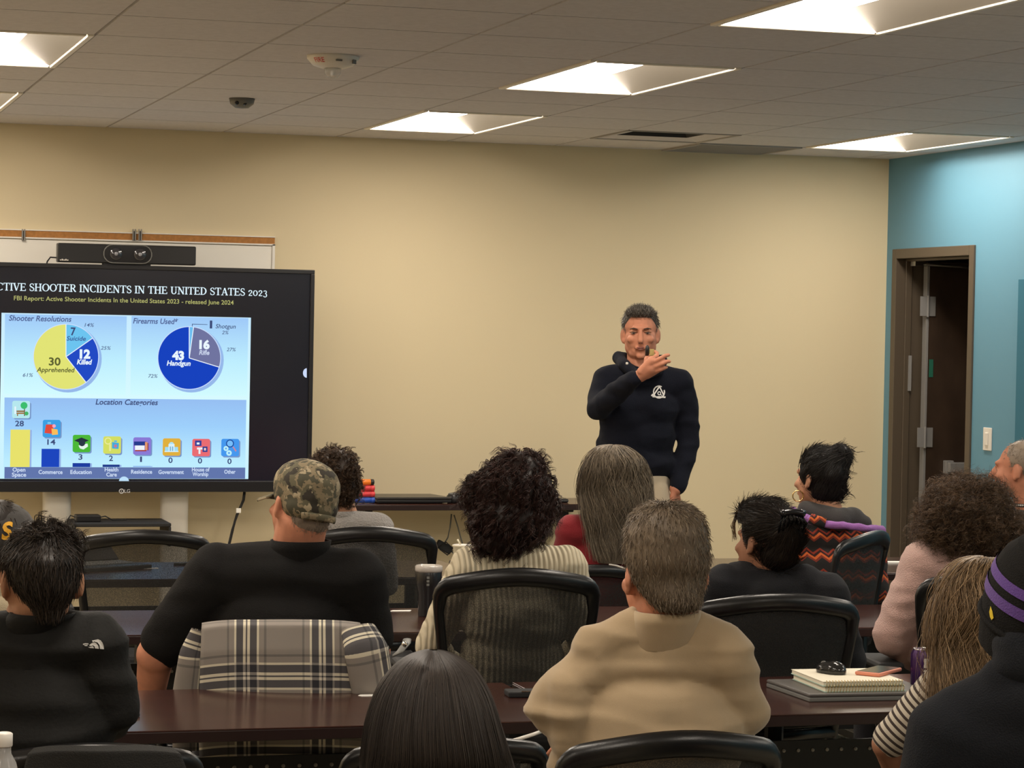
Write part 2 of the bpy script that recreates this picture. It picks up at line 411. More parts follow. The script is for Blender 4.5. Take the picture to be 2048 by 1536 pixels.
# corridor beyond the door
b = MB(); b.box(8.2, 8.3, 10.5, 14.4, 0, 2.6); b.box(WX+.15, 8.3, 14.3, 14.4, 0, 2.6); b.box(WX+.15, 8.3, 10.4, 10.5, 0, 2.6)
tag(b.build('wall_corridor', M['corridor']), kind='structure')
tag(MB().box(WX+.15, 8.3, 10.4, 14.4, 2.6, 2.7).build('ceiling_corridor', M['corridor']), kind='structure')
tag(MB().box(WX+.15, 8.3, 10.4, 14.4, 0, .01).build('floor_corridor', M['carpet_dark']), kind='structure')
# door: bronze frame, dark leaf opened outward on the far jamb
dr = thing('door_1', 'dark wooden door standing open outward in the blue wall', 'door', (WX, DY0, 0), kind='structure')
fb = MB(); fw_ = .055
for y0, y1, z0, z1 in ((DY0-fw_, DY0, 0, DZ+fw_), (DY1, DY1+fw_, 0, DZ+fw_), (DY0, DY1, DZ, DZ+fw_)):
    fb.box(WX-.012, WX+.165, y0, y1, z0, z1)
for y0, y1, z0, z1 in ((DY0, DY0+.014, 0, DZ), (DY1-.014, DY1, 0, DZ), (DY0, DY1, DZ-.014, DZ)): fb.box(WX+.045, WX+.085, y0, y1, z0, z1)
bevel(fb.build('door_frame', M['door_frame'], dr, True), .003, 1)
HX, HY = WX+.15, DY1-.03
lf = bevel(MB().box(HX, HX+.87, HY-.045, HY, .01, DZ-.012).build('door_leaf', M['door_wood'], dr, True), .002, 1)
bevel(MB().box(HX-.004, HX+.012, HY-.047, HY+.001, .01, DZ-.02).build('edge_strip', M['hinge'], lf, True), .001, 1)
for z in (1.90, 1.16, .25):
    hb = MB(); hb.box(HX-.05, HX-.004, HY-.062, HY-.058, z-.055, z+.055); hb.box(HX+.002, HX+.05, HY-.051, HY-.0455, z-.055, z+.055)
    hb.lathe([(.008, -.06), (.008, .06)], 12, (HX-.001, HY-.058, z)); hb.build('hinge', M['hinge'], dr, True)
pb = MB(); pb.box(HX+.13, HX+.80, HY-.115, HY-.05, .965, 1.02); pb.box(HX+.12, HX+.17, HY-.085, HY-.0455, .955, 1.03); pb.box(HX+.76, HX+.81, HY-.085, HY-.0455, .955, 1.03)
bevel(pb.build('panic_bar', M['hinge'], lf, True), .004, 2)
cb = MB(); cb.box(HX+.30, HX+.56, HY-.10, HY-.0455, 2.03, 2.10); bevel(cb.build('door_closer', M['hinge'], lf, True), .004, 2)
cb = MB(); cb.tube([(HX+.36, HY-.08, 2.11), (HX+.16, HY-.14, 2.125), (HX-.06, HY-.08, 2.135)], .008); cb.box(HX-.10, HX-.03, HY-.09, HY-.03, 2.125, 2.15); cb.build('closer_arm', M['chrome'], dr, True)
MB().box(HX-.08, HX-.062, DY1-.022, DY1-.013, 1.42, 1.62).build('strike_plate', M['hinge'], dr, True)
MB().box(HX+.02, HX+.045, HY-.0475, HY-.0455, 1.50, 1.60).build('sticker', mat('green_sticker', (.02, .14, .09), .5), lf, True, False)['label'] = 'small green sticker on the door leaf'
# light switch
s = thing('light_switch', 'ivory wall switch plate on the blue wall beside the door', 'light switch', (WX, 11.938, 1.2))
bevel(MB().box(-.008, 0, -.045, .045, -.06, .06).build('plate', M['white_plastic'], s), .003, 2)
bevel(MB().box(-.014, -.008, -.016, .016, -.033, .033).build('rocker', M['white_plastic'], s), .002, 2)

# ------------------------------------------------------------------ ceiling fittings
def light_fixture():
    root = thing('ceiling_light', '', 'light'); b = MB(); X, Y = T, 2*T; f = .028
    for x0, x1, y0, y1 in ((0, f, 0, Y), (X-f, X, 0, Y), (f, X-f, 0, f), (f, X-f, Y-f, Y)): b.box(x0+.003, x1-.003, y0+.003, y1-.003, -.006, .012)
    bevel(b.build('frame', M['light_frame'], root), .002, 1)
    x0, x1, y0, y1 = f, X-f, f, Y-f; sx, sy, dz = .145, .10, .062
    b = MB(); b.add([(x0, y0, 0), (x0, y1, 0), (x0+sx, y1-sy, dz), (x0+sx, y0+sy, dz)], [(0, 1, 2, 3)])
    b.add([(x1, y0, 0), (x1, y1, 0), (x1-sx, y1-sy, dz), (x1-sx, y0+sy, dz)], [(3, 2, 1, 0)])
    b.box(x0-.01, x1+.01, y0-.01, y1+.01, dz+.02, dz+.03); b.box(x0-.012, x0-.004, y0, y1, 0, dz+.02); b.box(x1+.004, x1+.012, y0, y1, 0, dz+.02)
    b.box(x0, x1, y0-.012, y0-.004, 0, dz+.02); b.box(x0, x1, y1+.004, y1+.012, 0, dz+.02)
    b.build('reflector', mat('light_reflector', (.30, .27, .225), .6), root)
    b = MB(); b.add([(x0+sx, y0+sy, dz), (x0+sx, y1-sy, dz), (x1-sx, y1-sy, dz), (x1-sx, y0+sy, dz)], [(0, 1, 2, 3)])
    b.add([(x0, y0, 0), (x0+sx, y0+sy, dz), (x1-sx, y0+sy, dz), (x1, y0, 0)], [(0, 1, 2, 3)])
    b.add([(x0, y1, 0), (x0+sx, y1-sy, dz), (x1-sx, y1-sy, dz), (x1, y1, 0)], [(3, 2, 1, 0)])
    b.build('lens', M['lens'], root)
    return root
names = {(4, 0): 'glowing recessed ceiling light nearest the tan wall, above the presenter', (4, -4): 'glowing recessed ceiling light in the middle of the row running away from the tan wall',
         (4, -8): 'largest glowing recessed ceiling light, cut by the top edge of the photo', (8, 0): 'glowing recessed ceiling light in the corner beside the blue wall',
         (0, -4): 'larger of the two recessed ceiling lights cut by the left edge', (0, 0): 'smaller of the two recessed ceiling lights cut by the left edge'}
lp = light_fixture(); first = True
for (i, j) in lights:
    o = lp if first else copy_tree(lp); first = False
    o.location = (GX+i*T, GY+j*T, CZ)
    tag(o, names.get((i, j), 'recessed ceiling light elsewhere in the room, outside the photo'), 'light', 'recessed ceiling lights')
# square air diffuser
x, y = GX+vent_tile[0]*T, GY+vent_tile[1]*T
o = thing('air_diffuser', 'square ceiling air diffuser with a dark flared opening', 'air vent', (x, y, CZ)); b = MB()
a0, a1, d0 = .02, .17, .10; X = T
for (p, q) in (((a0, a0), (X-a0, a0)), ((X-a0, a0), (X-a0, X-a0)), ((X-a0, X-a0), (a0, X-a0)), ((a0, X-a0), (a0, a0))):
    def inn(p): return tuple(a1 if v < X/2 else X-a1 for v in p)
    pi, qi = inn(p), inn(q); pm, qm = [tuple((u*.4+v*.6) for u, v in zip(s_, t_)) for s_, t_ in ((p, pi), (q, qi))]
    b.cur = 0; b.add([(*p, 0), (*q, 0), (*qm, .014), (*pm, .014)], [(0, 1, 2, 3)]); b.cur = 1; b.add([(*pm, .014), (*qm, .014), (*qi, d0), (*pi, d0)], [(0, 1, 2, 3)])  # inner flare coloured black to paint in the dark of the opening
b.build('flared_face', [M['tile'], M['black_matte']], o, smooth=False)
b = MB()
for x0, x1, y0, y1 in ((0, a0, 0, X), (X-a0, X, 0, X), (a0, X-a0, 0, a0), (a0, X-a0, X-a0, X)): b.box(x0, x1, y0, y1, -.004, .01)
b.build('frame', M['tbar'], o)
MB().box(a1-.01, X-a1+.01, a1-.01, X-a1+.01, d0-.001, d0+.02).build('duct', M['black_matte'], o)
b = MB(); b.tube([(a1, X/2, d0-.02), (X-a1, X/2, d0-.02)], .012); b.lathe([(.03, -.03), (.03, .01)], 12, (X/2, X/2, d0-.02)); b.build('damper', M['grey_plastic'], o)
x, y = GX+return_tile[0]*T, GY+return_tile[1]*T
o = thing('return_grille', 'flat grey return air grille set in the ceiling against the tan wall', 'air vent', (x, y, CZ)); b = MB()
for x0, x1, y0, y1 in ((.01, .03, .01, X-.01), (X-.03, X-.01, .01, X-.01), (.03, X-.03, .01, .03), (.03, X-.03, X-.03, X-.01)): b.box(x0, x1, y0, y1, -.008, 0)
b.build('frame', M['tbar'], o); b = MB()
for k in range(26): b.box(.03, X-.03, .035+k*.021, .043+k*.021, -.006, -.0005)
b.build('slats', mat('grille_grey', (.30, .28, .26), .6), o)
# fire strobe and motion sensor
p = at_z(666, 112, CZ)
o = thing('fire_strobe', 'white ceiling fire alarm strobe with red FIRE lettering and clear lens', 'fire alarm', p)
MB().lathe([(.001, -.046), (.045, -.046), (.075, -.036), (.096, -.012), (.098, 0)], 40).build('body', M['white_plastic'], o, smooth=True)
MB().lathe([(.001, -.082), (.018, -.08), (.03, -.068), (.033, -.046)], 24).build('strobe_lens', M['clear'], o, smooth=True)
MB().lathe([(.008, -.074), (.008, -.046)], 12).build('flash_tube', M['silver'], o)
def text_mesh(s, size, shear=0, bold=0, align='CENTER'):
    c = bpy.data.curves.new('t', 'FONT'); c.body = s; c.size = size; c.shear = shear; c.offset = bold*.12; c.align_x = align; c.align_y = 'CENTER'; c.resolution_u = 3
    ob = bpy.data.objects.new('t', c); C.objects.link(ob); dg = bpy.context.evaluated_depsgraph_get()
    me = bpy.data.meshes.new_from_object(ob.evaluated_get(dg)); bpy.data.objects.remove(ob); bpy.data.curves.remove(c); return me
def wrap_text(me, rad, ang, z0, slope):
    for v in me.vertices:
        a = ang + v.co.x/rad; rr = rad + .0012 - (-(v.co.y))*slope
        v.co = Vector((rr*math.cos(a), rr*math.sin(a), z0+v.co.y))
me = text_mesh('FIRE', .024, 0, .0008); wrap_text(me, .0905, math.radians(-136), -.024, .75); link('fire_lettering', me, M['red'], o)
for a in (-88, -42):
    b = MB(); b.box(-.012, .012, -.003, .002, -.003 if a == -88 else -.008, .003 if a == -88 else .008, Matrix.Rotation(math.radians(a+90), 4, 'Z') @ Matrix.Translation((0, -.090, -.024))); b.build('indicator_slot', M['grey_plastic'], o)
p = at_z(484, 197, CZ)
o = thing('motion_sensor', 'small grey ceiling motion sensor with two dark eyes', 'sensor', p)
MB().lathe([(.001, -.045), (.03, -.042), (.052, -.025), (.058, 0)], 32).build('body', M['grey_plastic'], o, smooth=True)
for sx in (-.019, .017): MB().lathe([(.001, .008), (.008, .007), (.010, 0)], 14, mt=Matrix.Translation((sx-.012, -.044, -.025)) @ Matrix.Rotation(PI/2-.3, 4, 'X')).build('sensor_eye', M['black_gloss'], o, smooth=True)

# ------------------------------------------------------------------ whiteboard, television, slide
b0 = at_y(549, 474, WY); o = thing('whiteboard', 'white board on the tan wall behind the television', 'whiteboard', (b0.x-1.2, WY, 1.5))
xl, xr, zt = b0.x-2.44, b0.x, b0.z
MB().box(xl, xr-.012, WY-.012, WY-.001, 1.0, zt-.05).build('board', M['whiteboard'], o, True)
b = MB(); b.box(xr-.014, xr, WY-.02, WY-.001, 1.0, zt-.04); b.box(xl, xr, WY-.02, WY-.001, zt-.046, zt-.038); b.box(xl, xr, WY-.022, WY-.001, zt-.004, zt+.001); b.build('frame', M['white_plastic'], o, True)
MB().box(xl, xr-.002, WY-.018, WY-.001, zt-.038, zt-.004).build('map_rail', M['cork'], o, True)
for px in (46, 267, 279):
    q = at_y(px, 470, WY); tag_o = thing('map_clip', {46: 'grey map clip alone on the cork rail', 267: 'grey map clip left of its twin above the camera bar', 279: 'grey map clip right of its twin above the camera bar'}[px], 'clip', (q.x, WY-.02, q.z+.0), group='map clips')
    b = MB(); b.box(-.009, -.003, -.008, 0, -.03, .03); b.box(.003, .009, -.008, 0, -.03, .03); b.box(-.009, .009, -.004, 0, -.012, .02); b.build('clip_body', M['steel_dark'], tag_o)
    MB().box(-.003, .003, -.006, 0, -.028, .02).build('clip_spring', M['black_plastic'], tag_o)
TY = 12.873; FY = TY
c1 = at_y(630, 540, TY); c2 = at_y(622, 985, TY); tvr = c1.x; tvt = c1.z; tvb = .862; tvl = tvr-1.957
tv = thing('television', 'large black television on a white floor stand showing a statistics slide', 'television', ((tvl+tvr)/2, TY+.05, 0))
bz = MB(); e = .021
bz.box(tvl, tvr, TY, TY+.07, tvt-.022, tvt); bz.box(tvl, tvl+e, TY, TY+.07, tvb+.055, tvt-.022); bz.box(tvr-e, tvr, TY, TY+.07, tvb+.055, tvt-.022)
bz.box(tvl, tvr, TY-.012, TY+.07, tvb, tvb+.055); bz.box(tvl+.01, tvr-.01, TY+.03, TY+.065, tvb, tvt-.01)
bevel(bz.build('bezel', M['bezel'], tv, True), .003, 2)
def screen_black():
    t = NT('screen_glass'); b = t.b; b.inputs['Base Color'].default_value = (.004, .004, .006, 1); b.inputs['Roughness'].default_value = .16; b.inputs['Specular IOR Level'].default_value = .8
    b.inputs['Emission Color'].default_value = (.012, .013, .02, 1); b.inputs['Emission Strength'].default_value = .5; return t.m
SY = TY+.018
scr = MB().box(tvl+.015, tvr-.015, SY, SY+.01, tvb+.05, tvt-.015).build('screen', screen_black(), tv, True)
def sp(px, py, k): q = at_y(px, py, SY-.0008*k); return q
def poly_px(name, pts, k, mt, par=None):
    v = [sp(x, y, k) for x, y in pts]; me = bpy.data.meshes.new(name); me.from_pydata(v, [], [tuple(range(len(v)))])
    return link(name, me, mt, par or scr, True, False)
def grad_mat(name, stops, ztop, zbot, strength=1.0):
    t = NT(name); t.t.nodes.remove(t.b); tc = t.n('ShaderNodeTexCoord'); sx = t.n('ShaderNodeSeparateXYZ'); t.l(tc.outputs['Object'], sx.inputs[0])
    mr = t.n('ShaderNodeMapRange', inp={'From Min': ztop, 'From Max': zbot}); t.l(sx.outputs['Z'], mr.inputs['Value'])
    r = ramp_const(t, stops, 'LINEAR'); t.l(mr.outputs['Result'], r.inputs[0]); e = t.n('ShaderNodeEmission'); e.inputs[1].default_value = strength
    t.l(r.outputs[0], e.inputs[0]); t.l(e.outputs[0], t.t.nodes['Material Output'].inputs[0]); return t.m
EM = {}
def em(*c, s=1.0):
    if c not in EM: EM[c] = emit('screen_colour_%02x%02x%02x' % c, lin(c), s)
    return EM[c]
def quad(x0, y0, x1, y1): # axis aligned in the wall, following the picture's slight tilt
    a = at_y(x0, y0, SY); bq = at_y(x1, y1, SY); return a, bq
def rect(name, x0, y0, x1, y1, k, mt, par=None, r=0):
    a = at_y(x0, y0, SY); b_ = at_y(x1, y1, SY); Y = SY-.0008*k; X0, X1, Z0, Z1 = a.x, b_.x, b_.z, a.z
    if r == 0: pts = [(X0, Z0), (X1, Z0), (X1, Z1), (X0, Z1)]
    else:
        pts = []
        for cx, cz, s0 in ((X1-r, Z0+r, -90), (X1-r, Z1-r, 0), (X0+r, Z1-r, 90), (X0+r, Z0+r, 180)):
            pts += [(cx+r*math.cos(math.radians(s0+q*18)), cz+r*math.sin(math.radians(s0+q*18))) for q in range(6)]
    me = bpy.data.meshes.new(name); me.from_pydata([(p[0], Y, p[1]) for p in pts], [], [tuple(range(len(pts)))])
    return link(name, me, mt, par or scr, True, False)
def txt(s, px, py, hpx, col, k=8, shear=0, bold=0, align='CENTER', wpx=None, name='slide_text'):
    me = text_mesh(s, hpx/391/.69, shear, bold*hpx/391, align); c = at_y(px, py, SY-.0008*k)
    xs = [v.co.x for v in me.vertices]; ys = [v.co.y for v in me.vertices]
    my = (max(ys)+min(ys))/2; fx = 1
    if wpx: fx = wpx/391/max(1e-6, max(xs)-min(xs))
    for v in me.vertices: v.co = Vector((c.x+v.co.x*fx, c.y, c.z+(v.co.y-my)))
    return link(name, me, em(*col), scr, True, False)
zt_, zm_, zb_ = at_y(250, 630, SY).z, at_y(250, 795, SY).z, at_y(250, 958, SY).z
rect('slide_panel', 3, 625.5, 496.5, 958, 1, grad_mat('slide_white', [(0, lin((200, 235, 255))), (.5, lin((215, 250, 255))), (1, lin((200, 240, 255)))], zt_, zb_))
pm = grad_mat('slide_blue_fade', [(0, lin((158, 200, 248))), (.55, lin((190, 238, 255))), (1, lin((212, 252, 255)))], zt_, zm_)
rect('slide_panel', 10, 628, 251, 790, 2, pm); rect('slide_panel', 263, 632, 494, 792, 2, pm)
rect('slide_panel', 9, 795, 490, 955, 2, grad_mat('slide_lower_fade', [(0, lin((150, 190, 242))), (.35, lin((158, 208, 252))), (.8, lin((190, 238, 255))), (1, lin((190, 235, 255)))], zm_, zb_))
rect('slide_footer', 9, 934, 490, 957.5, 3, em(98, 118, 172))
def title():
    me = text_mesh('ACTIVE SHOOTER INCIDENTS IN THE UNITED STATES 2023', .056, 0, .0006, 'RIGHT')
    xs = [v.co.x for v in me.vertices]; wtot = max(xs)-min(xs); a = at_y(533, 587, SY-.006); f = (569/391)/wtot
    for v in me.vertices: v.co = Vector((a.x+(v.co.x-max(xs))*f, a.y, a.z+v.co.y))
    return link('slide_title', me, em(214, 240, 255), scr, True, False)
# --- serif capitals of the slide title, drawn as stems, hairlines and slab serifs
def serif_glyph(ch):
    b = MB()
    def R(x0, x1, y0, y1): b.add([(x0, y0, 0), (x1, y0, 0), (x1, y1, 0), (x0, y1, 0)], [(0, 1, 2, 3)])
    def S(x, y, w_=.34): R(x-w_/2, x+w_/2, y-.0 if y < .5 else y-.075, y+.075 if y < .5 else y)
    def strip(pts, wd):
        P = [Vector((p[0], p[1], 0)) for p in pts]; v = []
        for i, p in enumerate(P):
            t = (P[min(i+1, len(P)-1)]-P[max(i-1, 0)]).normalized(); n = Vector((-t.y, t.x, 0)); w_ = wd[i]/2
            v += [p+n*w_, p-n*w_]
        b.add(v, [(2*i, 2*i+2, 2*i+3, 2*i+1) for i in range(len(P)-1)])
    def arc(cx, cy, rx, ry, a0, a1, thick=.17, thin=.07, n=18):
        A = [math.radians(a0+(a1-a0)*i/n) for i in range(n+1)]
        strip([(cx+rx*math.cos(a), cy+ry*math.sin(a)) for a in A], [thin+(thick-thin)*abs(math.cos(a))**1.5 for a in A])
    def L(x0, y0, x1, y1, w_): strip([(x0, y0), (x1, y1)], [w_, w_])
    if ch == 'I': R(.11, .27, 0, 1); S(.19, 0); S(.19, 1); return b, .38
    if ch == 'T': R(.32, .48, 0, 1); S(.4, 0); R(.02, .78, .92, 1); R(.02, .09, .74, 1); R(.71, .78, .74, 1); return b, .8
    if ch == 'E': R(.10, .26, 0, 1); S(.15, 0, .3); S(.15, 1, .3); R(.2, .68, .92, 1); R(.61, .68, .76, 1); R(.2, .56, .47, .55); R(.5, .56, .40, .62); R(.2, .72, 0, .08); R(.65, .72, 0, .25); return b, .76
    if ch == 'H':
        for x in (.18, .72): R(x-.08, x+.08, 0, 1); S(x, 0); S(x, 1)
        R(.18, .72, .47, .55); return b, .92
    if ch == 'N':
        R(.14, .22, 0, 1); R(.70, .78, 0, 1); L(.16, .98, .76, .02, .17); S(.16, 0, .3); S(.12, 1, .26); S(.74, 1, .3); return b, .92
    if ch == 'V': L(.12, 1, .43, .03, .17); L(.72, 1, .43, .03, .08); S(.14, 1, .34); S(.70, 1, .3); return b, .84
    if ch == 'A': L(.12, 0, .42, .98, .08); L(.72, 0, .42, .98, .17); R(.24, .6, .3, .37); S(.13, 0, .3); S(.71, 0, .32); return b, .84
    if ch == 'U': R(.12, .28, .3, 1); R(.66, .74, .3, 1); arc(.45, .32, .25, .28, 180, 360, .14, .09); S(.2, 1, .34); S(.7, 1, .3); return b, .9
    if ch == 'O': arc(.46, .5, .36, .46, 0, 360, .17, .07, 32); return b, .92
    if ch == 'C': arc(.46, .5, .36, .46, 42, 318, .17, .07, 26); R(.68, .75, .68, .95); return b, .82
    if ch == 'D': R(.11, .27, 0, 1); arc(.34, .5, .40, .46, -90, 90); R(.03, .36, .92, 1); R(.03, .36, 0, .08); return b, .88
    if ch == 'R': R(.11, .27, 0, 1); S(.19, 0); R(.03, .42, .92, 1); R(.2, .42, .46, .54); arc(.42, .73, .20, .23, -90, 90, .16, .07, 12); L(.40, .5, .70, .04, .16); R(.62, .80, 0, .07); return b, .82
    if ch == 'S':
        arc(.34, .73, .22, .23, 35, 270, .12, .08, 16); arc(.34, .26, .24, .23, 90, -145, .12, .08, 16); L(.22, .62, .48, .38, .13); R(.50, .56, .70, .95); R(.08, .14, .05, .32); return b, .66
    if ch == '2': arc(.3, .55, .18, .2, 190, -30, .13, .08, 14); L(.44, .46, .12, .06, .1); R(.1, .54, 0, .1); return b, .62
    if ch == '0': arc(.33, .38, .24, .34, 0, 360, .14, .07, 24); return b, .68
    if ch == '3': arc(.28, .55, .17, .18, 160, -80, .12, .08, 12); arc(.28, .12, .2, .24, 90, -160, .13, .08, 14); return b, .6
    return b, .36
def serif_text(s, x1, py, hpx, wpx, col, name):
    B = MB(); x = 0
    for ch in s:
        g_, adv = serif_glyph(ch); B.add([(v[0]+x, v[1], 0) for v in g_.v], g_.f); x += adv
    a = at_y(x1, py, SY-.006); f = wpx/391/x; h_ = hpx/391
    B.v = [(a.x+(v[0]-x)*f, a.y, a.z+v[1]*h_) for v in B.v]
    return B.build(name, em(*col), scr, True)
serif_text('ACTIVE SHOOTER INCIDENTS IN THE UNITED STATES 2023', 535, 592.5, 15, 552, (225, 245, 255), 'slide_title')
txt('FBI Report: Active Shooter Incidents In the United States 2023 - released June 2024', 250, 602, 8.6, (180, 180, 112), 8, 0, .1, wpx=436, name='slide_subtitle')
ink = (62, 76, 120); whi = (235, 248, 255)
for s_, x, y, h_, w_, col, sh, bo in (
    ('Shooter Resolutions', 80, 637, 10.5, 122, (84, 102, 150), .2, .25), ('Firearms Used*', 310, 642, 10.5, 90, (84, 102, 150), .2, .25),
    ('14%', 177, 650, 7, 19, (80, 98, 140), .2, .1), ('25%', 211, 696, 7, 20, (80, 98, 140), .2, .1), ('61%', 55, 750, 7, 20, (80, 98, 140), .2, .1),
    ('72%', 305, 752, 7, 19, (80, 98, 140), .2, .1), ('27%', 462, 699, 7, 19, (80, 98, 140), .2, .1), ('2%', 450, 665, 7, 14, (80, 98, 140), .2, .1),
    ('7', 146, 663, 15, 10, ink, 0, .3), ('Suicide', 152, 677, 8.5, 38, (60, 90, 150), .2, .2), ('12', 168, 708, 16, 21, whi, 0, .7), ('Killed', 168, 724, 9.5, 30, whi, .2, .4),
    ('30', 109, 723, 15, 23, (92, 96, 50), 0, .3), ('Apprehended', 111, 741, 9, 75, (100, 104, 55), .2, .25), ('43', 357, 711, 16, 24, whi, 0, .7), ('Handgun', 357, 728, 9.5, 48, whi, .2, .35),
    ('16', 407, 689, 16, 21, whi, 0, .7), ('Rifle', 408, 705, 9, 21, (200, 210, 235), .2, .35), ('1', 422, 649, 15, 5, ink, 0, .3), ('Shotgun', 451, 654, 8.5, 41, ink, .2, .1),
    ('Location Categories', 253, 806, 10.5, 124, (66, 80, 125), .2, .25)): txt(s_, x, y, h_, col, 8, sh, bo, wpx=w_)
def pie(cx, cy, r, slices, tilt=0):
    poly_px('pie_shadow', [(cx+4+(r+3)*math.sin(a*PI/24), cy+4-(r+3)*math.cos(a*PI/24)) for a in range(48)], 3, em(150, 185, 235))
    poly_px('pie_rim', [(cx+(r+1.6)*math.sin(a*PI/24), cy-(r+1.6)*math.cos(a*PI/24)) for a in range(48)], 4, em(205, 225, 255))
    for a0, a1, col in slices:
        n = max(3, int((a1-a0)/5)); A = [math.radians(a0+(a1-a0)*k/n) for k in range(n+1)]
        poly_px('pie_slice', [(cx, cy)]+[(cx+r*math.sin(a), cy-r*math.cos(a)) for a in A], 5, em(*col))
    for a0, _, _ in slices:
        a = math.radians(a0); s_, c_ = math.sin(a), math.cos(a); n = .8
        poly_px('pie_divider', [(cx-c_*n, cy-s_*n), (cx+s_*r-c_*n, cy-c_*r-s_*n), (cx+s_*r+c_*n, cy-c_*r+s_*n), (cx+c_*n, cy+s_*n)], 6, em(235, 245, 255))
pie(132, 713.5, 64.5, [(0, 55, (108, 196, 240)), (55, 142, (34, 74, 196)), (142, 360, (226, 228, 118))])
pie(378.5, 716, 62, [(8, 107, (112, 116, 160)), (107, 360, (24, 66, 190)), (0, 8, (110, 190, 240))])
poly_px('leader_line', [(384, 653), (384, 647.6), (415, 648.6), (415, 649.6), (385.2, 648.8), (385.2, 653)], 6, em(*ink))
for x0, x1, y, col in ((21, 59, 859, (232, 226, 108)), (83, 118, 897.5, (30, 70, 190)), (145, 180, 926, (30, 62, 160)), (205, 239, 929, (36, 62, 140)), (266, 301, 931.8, (140, 180, 235))):
    rect('bar_shadow', x0+4, y+.5, x1+3.5, 934, 4, em(150, 180, 230)); rect('chart_bar', x0, y, x1, 934, 5, em(*col))
for s_, x, y, w_ in (('28', 39, 847, 17), ('14', 101, 884, 16), ('3', 161, 914, 8), ('2', 222, 916.5, 8), ('1', 282, 918.5, 4), ('0', 341, 920.5, 8.5), ('0', 400, 921.5, 8.5), ('0', 459, 922.5, 8.5)):
    txt(s_, x, y, 10.5, ink, 8, 0, .25, wpx=w_)
for s_, x, y, w_ in (('Open', 38, 940.5, 25), ('Space', 38, 950.5, 28), ('Commerce', 101, 944, 47), ('Education', 162, 944, 42), ('Health', 223, 939, 27), ('Care', 223, 949, 21), ('Residence', 283, 943.5, 42),
                      ('Government', 342, 944, 51), ('House of', 401, 939, 36), ('Worship', 401, 949.5, 32), ('Other', 459.5, 943.5, 23)):
    txt(s_, x, y, 7.6, (205, 220, 245), 8, 0, .3, wpx=w_)
def icon(x, y, col, shapes, r=17.5):
    rect('icon_shadow', x-r+3, y-r+3, x+r+2.5, y+r+2.5, 4, em(120, 150, 200), r=.010); a = rect('icon_tile', x-r, y-r, x+r, y+r, 5, em(*col), r=.010)
    for k, (kind, c_, *q) in enumerate(shapes):
        if kind == 'r': pts = [(x+q[0], y+q[1]), (x+q[2], y+q[1]), (x+q[2], y+q[3]), (x+q[0], y+q[3])]
        elif kind == 'c': pts = [(x+q[0]+q[2]*math.cos(t*PI/9), y+q[1]+q[2]*math.sin(t*PI/9)) for t in range(18)]
        else: pts = [(x+q[2*t], y+q[2*t+1]) for t in range(len(q)//2)]
        poly_px('icon_drawing', pts, 6+.5*k, em(*c_))
icon(42, 819, (182, 232, 238), [('r', (235, 248, 255), -13, -6, -10, 9), ('r', (150, 110, 60), -9, 2, 7, 5), ('r', (165, 120, 70), -9, 6, 8, 9), ('r', (150, 110, 60), -8, 9, -6, 13), ('r', (120, 90, 60), 6, -4, 8, 13), ('c', (60, 190, 110), 6, -8, 7), ('c', (70, 180, 100), 11, 8, 4)])
icon(103, 857, (60, 160, 228), [('p', (225, 75, 60), -11, -8, 3, -8, 5, 11, -14, 9), ('r', (120, 200, 240), -8, -13, -1, -9), ('p', (250, 190, 90), 0, 0, 12, 2, 13, 12, 1, 13), ('c', (250, 170, 190), 5, -5, 3.5)])
icon(163, 887, (76, 184, 56), [('p', (230, 245, 235), -6, 4, 12, 0, 13, 6, 4, 12, -3, 10), ('p', (40, 50, 60), -15, -6, 0, -12, 15, -6, 0, 0), ('c', (45, 55, 70), 1, -1, 6.5)])
icon(224, 890, (212, 222, 98), [('c', (236, 236, 160), -8, -8, 7), ('c', (212, 222, 98), -8, -8, 5), ('r', (230, 232, 150), -6, -2, -2, 12), ('p', (70, 170, 220), 0, -6, 14, -4, 13, 8, 0, 7), ('c', (200, 120, 150), 7, 2, 3.2), ('r', (80, 180, 225), 4, -9, 10, -6)])
icon(284, 892, (138, 122, 214), [('r', (40, 60, 140), -16, -9, 8, -1), ('r', (240, 244, 250), -14, -1, 5, 8), ('r', (170, 60, 50), -14, 8, 9, 10.5), ('r', (225, 150, 110), 6, -8, 11, 8), ('r', (140, 60, 70), 11, -6, 13, 9)])
icon(343, 894, (224, 176, 62), [('c', (170, 225, 245), 0, -5, 5), ('r', (160, 220, 245), -13, 0, 13, 9), ('r', (215, 240, 250), -6, -6, 6, 9), ('r', (120, 180, 215), -3.5, -1, -1, 8), ('r', (120, 180, 215), 1, -1, 3.5, 8), ('r', (210, 240, 250), -14, 8, 14, 10)])
icon(402, 895, (234, 108, 114), [('r', (55, 65, 150), -12, -14, 1, -3), ('r', (235, 245, 250), -8.5, -10, -3, -6), ('r', (55, 65, 140), 3, -2, 13, 9), ('r', (240, 200, 200), 6, 1, 10, 6), ('r', (240, 240, 245), -8, 0, 3, 4), ('r', (235, 235, 240), -5, 4, -1, 13)])
icon(460, 895, (70, 152, 238), [('c', (30, 70, 150), 0, -8, 8), ('c', (120, 190, 250), 0, -8, 6), ('p', (220, 130, 140), 5, -1, 7, -2, 13, 7, 11, 8), ('c', (190, 240, 250), -8, 2, 5), ('c', (190, 240, 250), -2, 11, 5.5), ('c', (90, 160, 235), -2, 11, 2), ('c', (90, 160, 235), -8, 2, 1.8)])
q = at_y(613, 746, SY); poly_px('screen_button', [(613.5-7.5*math.sin(t*PI/14), 746-9.5*math.cos(t*PI/14)) for t in range(15)], 7, em(205, 220, 250))
